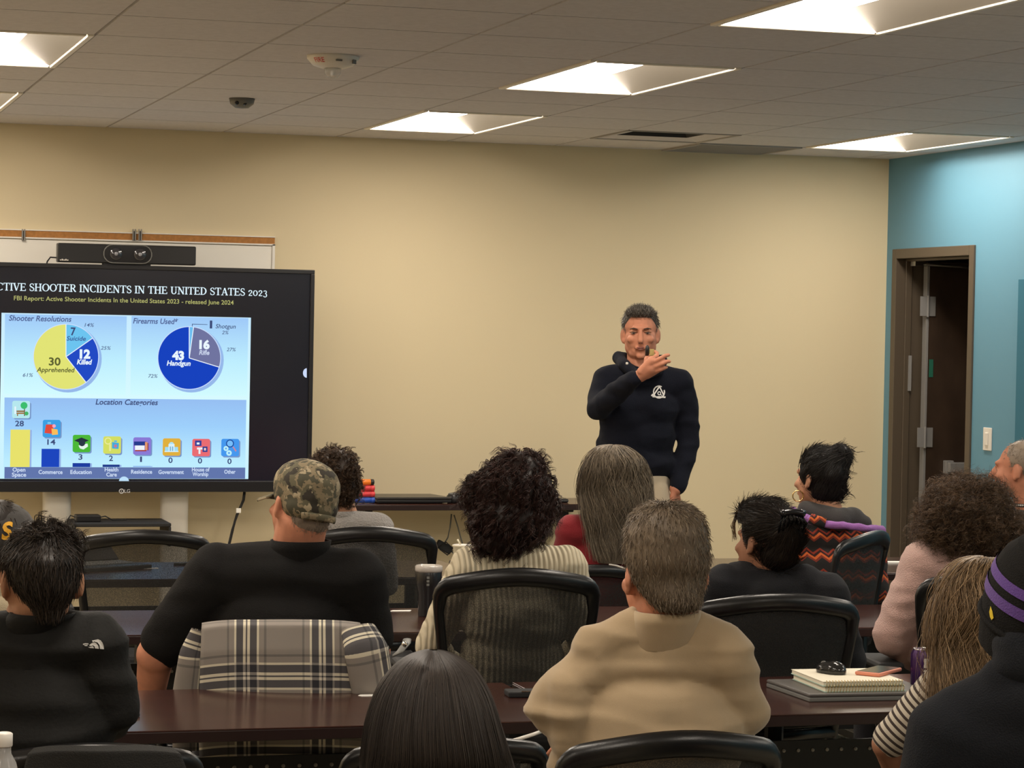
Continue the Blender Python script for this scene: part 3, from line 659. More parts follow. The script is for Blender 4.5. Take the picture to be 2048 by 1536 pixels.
poly_px('screen_button', [(248+10*math.cos(PI+t*PI/14), 963+10*math.sin(PI+t*PI/14)) for t in range(15)], 7, em(190, 225, 250))
# maker's mark on the lower bezel: ring and two letters
q = at_y(243, 982.5, TY-.0125); lg = mat('bezel_mark', (.6, .6, .62), .4)
b = MB(); b.tube([(q.x+.011*math.cos(t*PI/10), q.y, q.z+.011*math.sin(t*PI/10)) for t in range(20)], .0025, 6, True); b.box(q.x-.002, q.x+.001, q.y-.001, q.y+.001, q.z-.005, q.z+.006); b.build('bezel_mark', lg, tv, True)
me = text_mesh('LG', .026, 0, .0008); [setattr(v, 'co', Vector((q.x+.029+v.co.x, q.y, q.z+v.co.y))) for v in me.vertices]; link('bezel_letters', me, lg, tv, True)
# stand
for px in (114, 349):
    q = at_y(px, 1010, TY+.13); b = MB(); pts = []
    for t in range(24):
        a = 2*PI*t/24; pts.append((q.x+.072*math.copysign(abs(math.cos(a))**.6, math.cos(a)), TY+.14+.04*math.copysign(abs(math.sin(a))**.6, math.sin(a))))
    b.prism(pts, 'z', .09, 1.5); b.build('stand_column', M['column'], tv, True, True, 50)
    fo = bevel(MB().box(q.x-.05, q.x+.05, TY-.32, TY+.30, .06, .11).build('stand_foot', M['column'], tv, True), .012, 2)
    for yy in (TY-.28, TY+.26):
        MB().lathe([(.003, -.013), (.028, -.013), (.03, -.008), (.03, .008), (.028, .013), (.003, .013)], 16, mt=Matrix.Translation((q.x, yy, .031)) @ Matrix.Rotation(PI/2, 4, 'Y')).build('caster', M['black_plastic'], fo, True)
bk = MB(); bk.box(tvl+.3, tvr-.3, TY+.06, TY+.11, 1.2, 1.32); bk.box(tvl+.3, tvr-.3, TY+.06, TY+.11, 1.55, 1.67); bk.build('mounting_rail', M['black_matte'], tv, True)
a = at_y(142, 1050, TY-.08); c = at_y(335, 1052, TY-.08); zs = at_y(240, 1054, TY-.20).z
b = MB(); b.box(a.x, c.x, TY-.20, TY+.12, zs, zs+.018); b.box(c.x-.012, c.x, TY-.2, TY+.1, zs-.10, zs); b.box(a.x, a.x+.012, TY-.2, TY+.1, zs-.10, zs)
bevel(b.build('equipment_shelf', M['black_matte'], tv, True), .003, 1)
q = at_y(176, 1043, TY-.08); o = thing('media_box', 'small black electronics box lying on the shelf under the television', 'electronics', (q.x, TY-.06, zs+.018))
bevel(MB().box(-.062, .062, -.05, .05, 0, .034).build('case', M['black_plastic'], o), .006, 2)
MB().tube([(-.06, 0, .02), (-.085, .01, .03), (-.10, .0, .008), (-.07, -.07, .004)], .003).build('cord', M['black_matte'], o); MB().tube([(.06, 0, .02), (.09, .01, .025), (.13, .02, .004), (.2, .03, .004)], .003).build('cord', M['black_matte'], o)
pts = [at_y(x, y, TY+.03) for x, y in ((489, 984), (487, 1000), (474, 1030), (465, 1060), (455, 1102), (446, 1150))]; pts.append(Vector((pts[-1].x-.05, TY+.1, .3))); pts.append(Vector((pts[-1].x-.1, TY+.2, .02)))
o = thing('television_cable', 'black cord with a white tag hanging from the television', 'cord', pts[0]); MB().tube(pts, .0075).build('cord', M['black_matte'], o, True, True)
q = at_y(477, 1021, TY+.02); MB().box(q.x-.012, q.x+.012, q.y-.004, q.y+.004, q.z-.012, q.z+.012).build('cord_tag', M['white_paper'], o, True)
# conference camera bar on the television
a = at_y(115.5, 487, TY+.01); c = at_y(392, 528, TY+.01); z0 = tvt; z1 = a.z+.004
o = thing('camera_bar', 'black conference camera bar with two lenses on top of the television', 'camera', ((a.x+c.x)/2, TY+.045, z0)); X2 = (c.x-a.x)/2; hh = z1-z0
bd = bevel(MB().box(-X2, X2, -.035, .035, .008, hh).build('body', M['black_plastic'], o), .006, 2)
MB().box(-.12, .12, -.03, .03, 0, .009).build('mount', M['black_matte'], o)
def pill(xc, zc, hw, hz, n=10): return [(xc+s*(hw-hz)+hz*math.sin(t)*1, zc+hz*math.cos(t)) for s, ts in ((1, np.linspace(0, PI, n)), (-1, np.linspace(PI, 2*PI, n))) for t in ts]
xc = at_y(256, 508, TY).x-(a.x+c.x)/2; zc = (hh+.008)/2
b = MB(); b.prism(pill(xc, zc, .122, .046), 'y', -.040, -.035); b.build('lens_housing', M['black_gloss'], o)
b = MB(); b.tube([(x_, -.040, z_) for x_, z_ in pill(xc, zc, .122, .046)], .0028, 6, True); b.build('housing_ring', M['grey_plastic'], o)
for s_ in (-.062, .064):
    MB().lathe([(.001, .006), (.022, .005), (.030, .003), (.032, 0)], 24, mt=Matrix.Translation((xc+s_*.97, -.040, zc)) @ Matrix.Rotation(PI/2, 4, 'X')).build('lens', mat('camera_glass', (.03, .03, .035), .08, spec=1), o, smooth=True)
    MB().lathe([(.001, .009), (.009, .008), (.010, .006)], 16, mt=Matrix.Translation((xc+s_*.97, -.042, zc)) @ Matrix.Rotation(PI/2, 4, 'X')).build('lens_glint', mat('lens_glint_grey', (.28, .28, .3), .2), o, smooth=True)  # light grey disc painted in as the glint on the glass
b = MB(); [b.box(-X2+.012+k*.009, -X2+.018+k*.009, -.0362, -.035, .016, .021+.003*(k % 2)) for k in range(5)]; b.build('maker_mark', M['white_plastic'], o)
MB().tube([(-X2+.01, .01, .03), (-X2-.03, .015, .032), (-X2-.045, .02, .01), (-X2-.05, .025, -.03)], .004).build('cord', M['black_matte'], o)

# ------------------------------------------------------------------ tables
def table(label, x0, x1, y_near, rz=0, depth=.68, z=.74, panel=True, legs=True, name='training_table', group='training tables'):
    o = thing(name, label, 'table', (x0, y_near, 0), rz, group); L_ = x1-x0
    bevel(MB().box(0, L_, 0, depth, z-.004, z).build('tabletop', M['mahogany'], o), .001, 1)
    bevel(MB().box(-.001, L_+.001, -.001, depth+.001, z-.032, z-.004).build('edge_band', M['edge'], o), .002, 1)
    if panel:
        b = MB(); ph0, ph1 = .30, .572; b.box(.12, L_-.12, depth-.115, depth-.105, ph0, ph1)
        for s_ in (0, 1): b.box(.12+s_*(L_-.30), .18+s_*(L_-.30), depth-.13, depth-.105, ph1-.02, z-.032)
        pn = b.build('modesty_panel', M['modesty'], o)
        n = int((L_-.4)/.042); b = MB()
        for k in range(n):
            x_ = .2+k*(L_-.4)/max(1, n-1)
            b.lathe([(.0055, 0), (.0055, .003), (.001, .004)], 8, mt=Matrix.Translation((x_, depth-.115, ph1-.028)) @ Matrix.Rotation(PI/2, 4, 'X'))
        b.build('hole_dots', M['steel_dark'], pn)  # small steel discs stand in for the panel's perforations
    if legs:
        for x_ in (.16, L_-.16):
            b = MB(); b.box(x_-.025, x_+.025, depth*.5-.03, depth*.5+.03, .05, z-.032); b.box(x_-.03, x_+.03, .06, depth-.05, .025, .06); b.box(x_-.02, x_+.02, .1, depth-.08, z-.05, z-.032)
            lg_ = bevel(b.build('leg', M['modesty'], o), .004, 1)
            for y_ in (.09, depth-.08): MB().lathe([(.02, 0), (.022, .012), (.012, .025)], 12, (x_, y_, 0)).build('glide', M['black_plastic'], lg_)
    return o
R3, R2, R1 = 6.11, 7.98, 9.70
table('mahogany training table behind the plaid shirt on the chair', .20, 2.02, R3+.02, -.012)
table('mahogany training table under the notebooks and phone, in front of the beige sweater man', 2.05, 3.87, R3, -.012)
table('mahogany training table between the black polo man and the empty front chair', .62, 2.44, 8.03, -.05)
table('mahogany training table in front of the cream sweater and black hoodie', 2.48, 4.30, 7.94, -.06)
table('mahogany training table in front of the pink sweater person', 4.34, 6.0, 7.83, -.06)
table('front row training table lit blue by the screen, with an open laptop', .98, 2.80, R1+.03, -.02)
table('front row training table with a white paper cup on it', 2.84, 4.30, R1+.0, -.02)
table('front row training table beside the door, behind the pink sweater person\'s elbow', 4.33, 5.9, R1-.03, -.02)
table('training table in the last row with a water bottle on it', -.35, 1.47, 3.82, 0)
ft0 = at_z(690, 1010, .805); ft1 = at_z(1236, 1014, .805)
table('narrow mahogany side table against the tan wall with a closed laptop', ft0.x, ft1.x, 12.74, 0, .46, .805, False, True, 'side_table', None)

# ------------------------------------------------------------------ chairs
def chair():
    root = thing('office_chair', '', 'chair')
    bevel(MB().box(-.24, .24, -.20, .25, .43, .495).build('seat', M['chair_fabric'], root), .028, 3)
    def yb(z, x): return -.245-(z-.52)*.16+.05*(x/.24)**2
    def loop():
        P = [(-.195, .545), (-.215, .70), (-.236, .86)]
        for t in range(5): a = PI-(t+1)*PI/12; P.append((-.236+.05+.05*math.cos(a), .895+.05*math.sin(a)))
        for x_ in np.linspace(-.17, .17, 11): P.append((x_, .948+.022*math.cos(x_/.18*PI/2)))
        for t in range(5): a = PI/2-(t)*PI/12-.2; P.append((.236-.05+.05*math.cos(a), .895+.05*math.sin(a)))
        P += [(.236, .86), (.215, .70), (.195, .545)]
        return P
    P = loop(); pts = [(x_, yb(z_, x_), z_) for x_, z_ in P]
    rad = [.016+.012*max(0, min(1, (z_-.86)/.08)) for _, z_ in P]
    b = MB(); b.tube(pts, rad, 10, False, (1.0, .62), (0, 1, 0)); b.tube([(-.20, yb(.56, -.2), .56), (0, yb(.56, 0), .555), (.20, yb(.56, .2), .56)], .02, 8, False, (1, .6), (0, 1, 0))
    fr = b.build('back_frame', M['chair_frame'], root, smooth=True)
    b = MB(); nx, nz = 12, 10; v = []
    for k in range(nz+1):
        z_ = .56+(.945-.56)*k/nz
        hw = np.interp(z_, [.545, .70, .86, .92, .96], [.19, .21, .23, .215, .17])
        v += [(hw*(2*i/nx-1), yb(z_, hw*(2*i/nx-1))+.004, z_) for i in range(nx+1)]
    b.add(v, [(k*(nx+1)+i, k*(nx+1)+i+1, (k+1)*(nx+1)+i+1, (k+1)*(nx+1)+i) for k in range(nz) for i in range(nx)])
    b.build('back_mesh', M['mesh'], root, smooth=True)
    b = MB()
    for z_ in (.585, .605, .625, .645): b.tube([(x_, yb(z_, x_)-.004, z_) for x_ in np.linspace(-.195, .195, 7)], .006, 6)
    b.build('back_slats', M['chair_frame'], fr, smooth=True)
    b = MB(); b.tube([(0, -.02, .40), (0, -.20, .40), (0, -.275, .44), (0, yb(.6, 0)-.02, .60)], .022, 8, False, (1.3, .6), (0, 1, 0)); b.box(-.1, .1, -.12, .12, .39, .43); b.build('back_support', M['chair_frame'], root)
    for s_ in (-1, 1):
        b = MB(); b.tube([(s_*.16, .02, .42), (s_*.27, .02, .43), (s_*.285, .02, .48), (s_*.285, .02, .655)], .018, 8, False, (1, .7))
        ar = b.build('armrest', M['chair_frame'], root, smooth=True)
        bevel(MB().box(s_*.285-.045, s_*.285+.045, -.12, .14, .655, .68).build('arm_pad', M['black_matte'], ar), .011, 2)
    MB().lathe([(.028, .09), (.028, .22), (.016, .225), (.016, .40)], 16).build('gas_lift', M['chair_frame'], root, smooth=True)
    b = MB()
    for k in range(5):
        a = 2*PI*k/5+.3; b.tube([(0, 0, .115), (.15*math.cos(a), .15*math.sin(a), .095), (.30*math.cos(a), .30*math.sin(a), .07)], [.03, .024, .018], 8, False, (1, .8))
    b.lathe([(.05, .08), (.05, .13), (.03, .14)], 16); b.build('star_base', M['chair_frame'], root, smooth=True)
    for k in range(5):
        a = 2*PI*k/5+.3; b = MB(); mt_ = Matrix.Translation((.30*math.cos(a), .30*math.sin(a), .03)) @ Matrix.Rotation(a+.6, 4, 'Z') @ Matrix.Rotation(PI/2, 4, 'X')
        b.lathe([(.004, -.022), (.026, -.022), (.03, -.016), (.03, -.006), (.02, -.003), (.02, .003), (.03, .006), (.03, .016), (.026, .022), (.004, .022)], 16, mt=mt_); b.build('caster', M['black_plastic'], root, smooth=True)
    return root
cp = chair(); CH = {}
def put_chair(key, label, px, py, d, rz=0, wide=1.0, group='office chairs'):
    first_ = not CH; o = cp if first_ else copy_tree(cp)
    q = at_d(px, py, d); zs_ = q.z/.982; off = Matrix.Rotation(rz, 3, 'Z') @ Vector((0, -.318, 0))
    o.location = (q.x-off.x, q.y-off.y, 0); o.rotation_euler = (0, 0, rz); o.scale = (wide, 1, zs_)
    tag(o, label, 'chair', group); CH[key] = o; return o
put_chair('empty_front', 'empty black mesh office chair in front of the white television stand', 290, 1067, 9.35, -.06, 1.0)
put_chair('D', 'black mesh office chair behind the person in the light blouse', 742, 1061, 9.15, -.10)
put_chair('F', 'black office chair behind the person in the red top, nearly hidden', 1185, 1136, 9.5, .05)
put_chair('I', 'black office chair turned beside the person in the purple trimmed jacket', 1752, 1069, 9.5, .75)
put_chair('E', 'black mesh office chair behind the person in the cream sweater', 1042, 1146, 7.55, -.12)
put_chair('H', 'black office chair behind the person in the black hoodie with the hair claw', 1563, 1196, 7.4, -.05, 1.05)
put_chair('C', 'black office chair under the plaid shirt', 572, 1246, 6.95, 0)
put_chair('J', 'black office chair behind the person in the pink sweater', 2000, 1150, 7.95, -.15)
put_chair('G', 'black office chair behind the man in the beige sweater', 1362, 1476, 4.92, .02, .94)
put_chair('gap', 'empty black office chair between the straight dark hair and the beige sweater', 905, 1484, 5.55, 0, .94)
put_chair('B', 'black office chair under the dark grey jacket', 175, 1500, 4.9, 0, .94)
put_chair('striped', 'black office chair behind the person in the striped shirt', 2050, 1450, 5.45, -.15, .94)
put_chair('beanie', 'black office chair behind the person in the knit beanie', 2085, 1690, 4.02, -.1, .94)
put_chair('straight', 'black office chair behind the long straight dark hair', 868, 1790, 3.58, 0, .94)
put_chair('cap', 'black office chair behind the person in the dark cap', -20, 1250, 7.1, 0)
put_chair('bald', 'black office chair behind the balding person', 2085, 1130, 10.0, .3)

# ------------------------------------------------------------------ clothing and hair materials
def cloth(name, col, rough=.9, bump=.35, bs=350, sheen=.15, **k): return mat(name, col, rough, spec=.2, bump=bump, bscale=bs, sheen=sheen, **k)
K = {}
K['beige'] = cloth('beige_knit', (.40, .30, .185), bump=.18, bs=900, sheen=.3)
K['black'] = cloth('black_jersey', (.0095, .009, .009), sheen=0); K['jacket'] = cloth('black_softshell', (.013, .013, .0125), .75, .15, 120, 0)
K['blouse'] = cloth('grey_texture_blouse', (.34, .32, .30), bump=.9, bs=160); K['red'] = cloth('dark_red_knit', (.22, .018, .024))
K['hoodie'] = cloth('black_fleece', (.0145, .015, .018), sheen=.03); K['pink'] = cloth('pink_plush', (.70, .44, .38), .95, .9, 330, .5)
K['navy'] = cloth('navy_hoodie', (.0055, .007, .014), sheen=.02); K['vest'] = cloth('dark_navy_sweatshirt', (.0105, .012, .016), sheen=.02); K['khaki'] = cloth('khaki_twill', (.42, .35, .25), bump=.2)
K['cream'] = cloth('cream_cotton', (.62, .52, .36)); K['charcoal'] = cloth('charcoal_knit', (.05, .048, .045)); K['dark'] = cloth('dark_trousers', (.02, .02, .025))
K['grey_shirt'] = cloth('dark_grey_hood_cotton', (.055, .052, .052)); K['cap_grey'] = cloth('dark_grey_cap_cloth', (.05, .047, .045), bump=.2)
K['shoe'] = mat('dark_shoe', (.02, .018, .016), .5)
def ribbed():
    t = NT('cream_rib_knit'); b = t.b; tc = t.n('ShaderNodeTexCoord')
    wv = t.n('ShaderNodeTexWave', bands_direction='X', inp={'Scale': 21, 'Distortion': .6, 'Detail': 1}); t.l(tc.outputs['Object'], wv.inputs['Vector'])
    r = ramp_const(t, [(0, (.36, .31, .21, 1)), (.3, (.62, .55, .40, 1))], 'LINEAR'); t.l(wv.outputs['Fac'], r.inputs[0]); t.l(r.outputs[0], b.inputs['Base Color'])  # shade of the grooves between ribs is put into the colour
    bp = t.n('ShaderNodeBump', inp={'Strength': .7, 'Distance': .006}); t.l(wv.outputs['Fac'], bp.inputs['Height']); t.l(bp.outputs[0], b.inputs['Normal']); b.inputs['Roughness'].default_value = .95
    return t.m
K['rib'] = ribbed()
def camo():
    t = NT('camouflage_cloth'); b = t.b; tc = t.n('ShaderNodeTexCoord')
    n1 = t.n('ShaderNodeTexNoise', inp={'Scale': 21, 'Detail': 4, 'Distortion': .15}); n2 = t.n('ShaderNodeTexNoise', inp={'Scale': 33, 'Detail': 4, 'Distortion': .2})
    t.l(tc.outputs['Object'], n1.inputs['Vector']); t.l(tc.outputs['Object'], n2.inputs['Vector'])
    r1 = ramp_const(t, [(0, (.028, .022, .014, 1)), (.43, (.10, .088, .05, 1)), (.51, (.20, .155, .09, 1)), (.58, (.06, .055, .032, 1))]); t.l(n1.outputs['Fac'], r1.inputs[0])
    r2 = ramp_const(t, [(0, (0, 0, 0, 1)), (.60, (1, 1, 1, 1))]); t.l(n2.outputs['Fac'], r2.inputs[0])
    mx = t.n('ShaderNodeMix', data_type='RGBA'); t.l(r2.outputs[0], mx.inputs[0]); t.l(r1.outputs[0], mx.inputs[6]); mx.inputs[7].default_value = (.33, .27, .17, 1)
    t.l(mx.outputs[2], b.inputs['Base Color']); b.inputs['Roughness'].default_value = .85; return t.m
K['camo'] = camo()
def striped(name, axis, freq, c1, c2, duty=.5, off=0):
    t = NT(name); b = t.b; tc = t.n('ShaderNodeTexCoord'); d = t.n('ShaderNodeVectorMath', operation='DOT_PRODUCT'); t.l(tc.outputs['Object'], d.inputs[0]); d.inputs[1].default_value = Vector(axis).normalized()*freq
    ad = t.n('ShaderNodeMath', operation='ADD'); ad.inputs[1].default_value = 100+off; t.l(d.outputs['Value'], ad.inputs[0])
    fr = t.n('ShaderNodeMath', operation='FRACT'); t.l(ad.outputs[0], fr.inputs[0]); r = ramp_const(t, [(0, (*c1, 1)), (duty, (*c2, 1))]); t.l(fr.outputs[0], r.inputs[0])
    t.l(r.outputs[0], b.inputs['Base Color']); b.inputs['Roughness'].default_value = .9; return t.m
def plaid():
    t = NT('plaid_flannel'); b = t.b; uv = t.n('ShaderNodeUVMap'); sx = t.n('ShaderNodeSeparateXYZ'); t.l(uv.outputs[0], sx.inputs[0])
    base, wht, blk, dk = (.52, .49, .46, 1), (1.3, 1.22, 1.0, 1), (.17, .17, .19, 1), (.33, .32, .31, 1)
    st = [(0, base), (.36, dk), (.39, base), (.46, wht), (.485, blk), (.575, wht), (.61, blk), (.63, wht), (.665, blk), (.755, wht), (.785, base), (.85, dk), (.88, base)]
    out = []
    for ax, f_ in (('X', 4.9), ('Y', 4.4)):
        mu = t.n('ShaderNodeMath', operation='MULTIPLY'); mu.inputs[1].default_value = f_; t.l(sx.outputs[ax], mu.inputs[0]); fr = t.n('ShaderNodeMath', operation='FRACT'); t.l(mu.outputs[0], fr.inputs[0])
        r = ramp_const(t, st); t.l(fr.outputs[0], r.inputs[0]); out.append(r)
    mx = t.n('ShaderNodeVectorMath', operation='MULTIPLY'); t.l(out[0].outputs[0], mx.inputs[0]); t.l(out[1].outputs[0], mx.inputs[1])
    m2 = t.n('ShaderNodeVectorMath', operation='SCALE'); m2.inputs['Scale'].default_value = .95; t.l(mx.outputs[0], m2.inputs[0])
    m3 = t.n('ShaderNodeVectorMath', operation='MINIMUM'); m3.inputs[1].default_value = (.62, .57, .47); t.l(m2.outputs[0], m3.inputs[0]); t.l(m3.outputs[0], b.inputs['Base Color'])
    b.inputs['Roughness'].default_value = .95; return t.m
K['plaid'] = plaid()
def southwest():
    t = NT('patterned_fleece'); b = t.b; tc = t.n('ShaderNodeTexCoord'); sx = t.n('ShaderNodeSeparateXYZ'); t.l(tc.outputs['Object'], sx.inputs[0])
    def mth(op, a, v): 
        n = t.n('ShaderNodeMath', operation=op); t.l(a, n.inputs[0])
        if isinstance(v, (int, float)): n.inputs[1].default_value = v
        else: t.l(v, n.inputs[1])
        return n.outputs[0]
    zig = mth('ABSOLUTE', mth('SUBTRACT', mth('FRACT', mth('MULTIPLY', sx.outputs['X'], 23), 0), .5), 0)
    ph = mth('ADD', mth('MULTIPLY', sx.outputs['Z'], 13), mth('MULTIPLY', zig, .5)); fr = mth('FRACT', ph, 0)
    r = ramp_const(t, [(0, (.02, .018, .018, 1)), (.30, (.22, .035, .02, 1)), (.42, (.62, .13, .03, 1)), (.54, (.035, .012, .012, 1)), (.66, (.30, .04, .02, 1)), (.76, (.02, .018, .018, 1))]); t.l(fr, r.inputs[0])
    t.l(r.outputs[0], b.inputs['Base Color']); b.inputs['Roughness'].default_value = .95; return t.m
K['southwest'] = southwest(); K['purple'] = cloth('purple_trim', (.33, .14, .42)); K['purple_knit'] = cloth('purple_knit', (.12, .06, .27))
Hm = {}
Hm['G'] = hair_mat('hair_grey_brown', (.075, .052, .034), (.27, .21, .145)); Hm['A'] = hair_mat('hair_dark_grey', (.03, .022, .017), (.17, .15, .125))
Hm['black'] = hair_mat('hair_black', (.006, .005, .005), (.025, .02, .017)); Hm['brownblack'] = hair_mat('hair_black_brown', (.008, .006, .005), (.05, .034, .024))
Hm['auburn'] = hair_mat('hair_auburn', (.008, .0045, .0035), (.062, .024, .017)); Hm['brown'] = hair_mat('hair_brown', (.014, .008, .005), (.11, .062, .034))
Hm['ash'] = hair_mat('hair_ash', (.055, .042, .028), (.27, .215, .15)); Hm['frizz'] = hair_mat('hair_frizz_brown', (.013, .0075, .0045), (.17, .10, .053))
Hm['blond'] = hair_mat('hair_dark_blond', (.075, .045, .022), (.46, .31, .17)); Hm['straight'] = hair_mat('hair_straight_dark', (.014, .011, .010), (.055, .043, .036), .5); Hm['stubble'] = hair_mat('hair_stubble', (.20, .15, .11), (.32, .26, .2))

# ------------------------------------------------------------------ people
def eul(yaw=0, pitch=0, roll=0): return Matrix.Rotation(yaw, 3, 'Z') @ Matrix.Rotation(pitch, 3, 'X') @ Matrix.Rotation(roll, 3, 'Y')
def hp(c, s, R, p): return c + R @ (Vector(p)*s)
def head_prims(c, s, R, ears=1.0, nose=1.0):
    q = lambda *p: hp(c, s, R, p)
    L = [ell(q(0, -.014, .03), [v*s for v in (.075, .095, .086)], R), ell(q(0, .028, -.028), [v*s for v in (.064, .066, .082)], R), ell(q(0, .042, -.072), [v*s for v in (.049, .045, .038)], R),
         ell(q(0, .078, -.098), [v*s for v in (.02, .016, .016)], R), cap(q(0, .094, .008), .009*s, q(0, .115, -.03), .0135*s), cap(q(-.028, .083, .026), .012*s, q(.028, .083, .026), .012*s),
         ell(q(.036, .066, -.024), [v*s for v in (.026, .022, .02)], R), ell(q(-.036, .066, -.024), [v*s for v in (.026, .022, .02)], R), cap(q(-.018, .092, -.062), .008*s, q(.018, .092, -.062), .008*s)]
    for s_ in (-1, 1):
        Re = R @ Matrix.Rotation(s_*.45, 3, 'Z')
        L += [ell(q(s_*.079, -.012, -.008), [v*s*ears for v in (.008, .021, .031)], Re), ell(q(s_*.076, -.002, -.030), [v*s*ears for v in (.008, .011, .014)], Re)]
    return L
def torso_prims(sl, sr, hipc, chest, waist, depth, g=1.0, rs=.062, neckb=None, back=0.0):
    mid = (sl+sr)/2; L = [cap(sl, rs*g, mid, rs*1.25*g), cap(mid, rs*1.25*g, sr, rs*g)]
    ax = (sr-sl); ax.z = 0; ang = math.atan2(ax.y, ax.x); R = Matrix.Rotation(ang, 3, 'Z')
    d1 = mid.lerp(hipc, .30); d2 = mid.lerp(hipc, .62); d3 = mid.lerp(hipc, .95); ln = (mid-hipc).length
    for c_, w_, h_ in ((d1, chest, .30), (d2, waist, .34), (d3, waist*1.08, .25)): L.append(ell(c_, (w_*g, depth*g, ln*h_), R))
    if neckb is not None: L += [cap(neckb, .055*g, sl.lerp(mid, .35)+Vector((0, 0, .0)), .05*g), cap(neckb, .055*g, sr.lerp(mid, .35), .05*g)]
    return L
def chain(pts, rads):
    return [cap(pts[i], rads[i], pts[i+1], rads[i+1]) for i in range(len(pts)-1)]
def hand_prims(wr, d, n, s=1.0, spread=.16, curl=.5):
    """relaxed hand: palm plus five bent fingers; d points along the fingers, n out of the back of the hand"""
    d = d.normalized(); n = (n - d*n.dot(d)).normalized(); x = d.cross(n); L = []
    pc = wr + d*.045*s
    for k in (-1.2, -.4, .4, 1.2): L.append(cap(wr+x*k*.012*s+d*.012*s, .016*s, wr+d*.085*s+x*k*.0175*s, .0125*s))
    for k, ln in zip((-1.5, -.5, .5, 1.5), (.068, .080, .076, .058)):
        a = wr + d*.088*s + x*k*.0185*s; dd = (d + x*k*spread*.3).normalized(); p1 = a+dd*ln*.45*s - n*curl*.008*s; p2 = p1+(dd*(1-curl*.4)-n*curl).normalized()*ln*.32*s; p3 = p2+(dd*(1-curl)-n*curl*1.3).normalized()*ln*.25*s
        L += chain([a, p1, p2, p3], [.0098*s, .009*s, .0084*s, .0075*s])
    a = wr + d*.025*s - x*.026*s; p1 = a + (d*.6-x*.8).normalized()*.042*s - n*.006*s; p2 = p1 + (d*.9-x*.3-n*.3).normalized()*.032*s
    L += chain([a, p1, p2], [.0135*s, .0115*s, .0085*s]); return L
def legs(hipc, yaw_=0, seat=.53, out=.12):
    f = Vector((-math.sin(yaw_), math.cos(yaw_), 0)); r = Vector((f.y, -f.x, 0)); P = []
    S = []
    for s_ in (-1, 1):
        h = Vector((hipc.x, hipc.y, seat)) + r*s_*.09; k = h + f*.43 + r*s_*(out-.09) + Vector((0, 0, -.01)); a = Vector((k.x, k.y, .09)) + f*.02
        P += chain([h, k], [.092, .066]) + chain([k, a], [.064, .048]); S.append((a, f))
    return P, S
def add_legs(root, hipc, mt, yaw_=0, waist=.16):
    P, S = legs(hipc, yaw_); P.append(ell((hipc.x, hipc.y, .54), (waist, .13, .10)))
    link('trousers', blob(P, .016, 4), mt, root, True)
    for a, f in S: link('shoe', blob([cap(a-f*.05+Vector((0, 0, -.05)), .04, a+f*.15+Vector((0, 0, -.058)), .032), ell(a-f*.03+Vector((0, 0, -.02)), (.045, .05, .05))], .012, 3), K['shoe'], root, True)
    return P
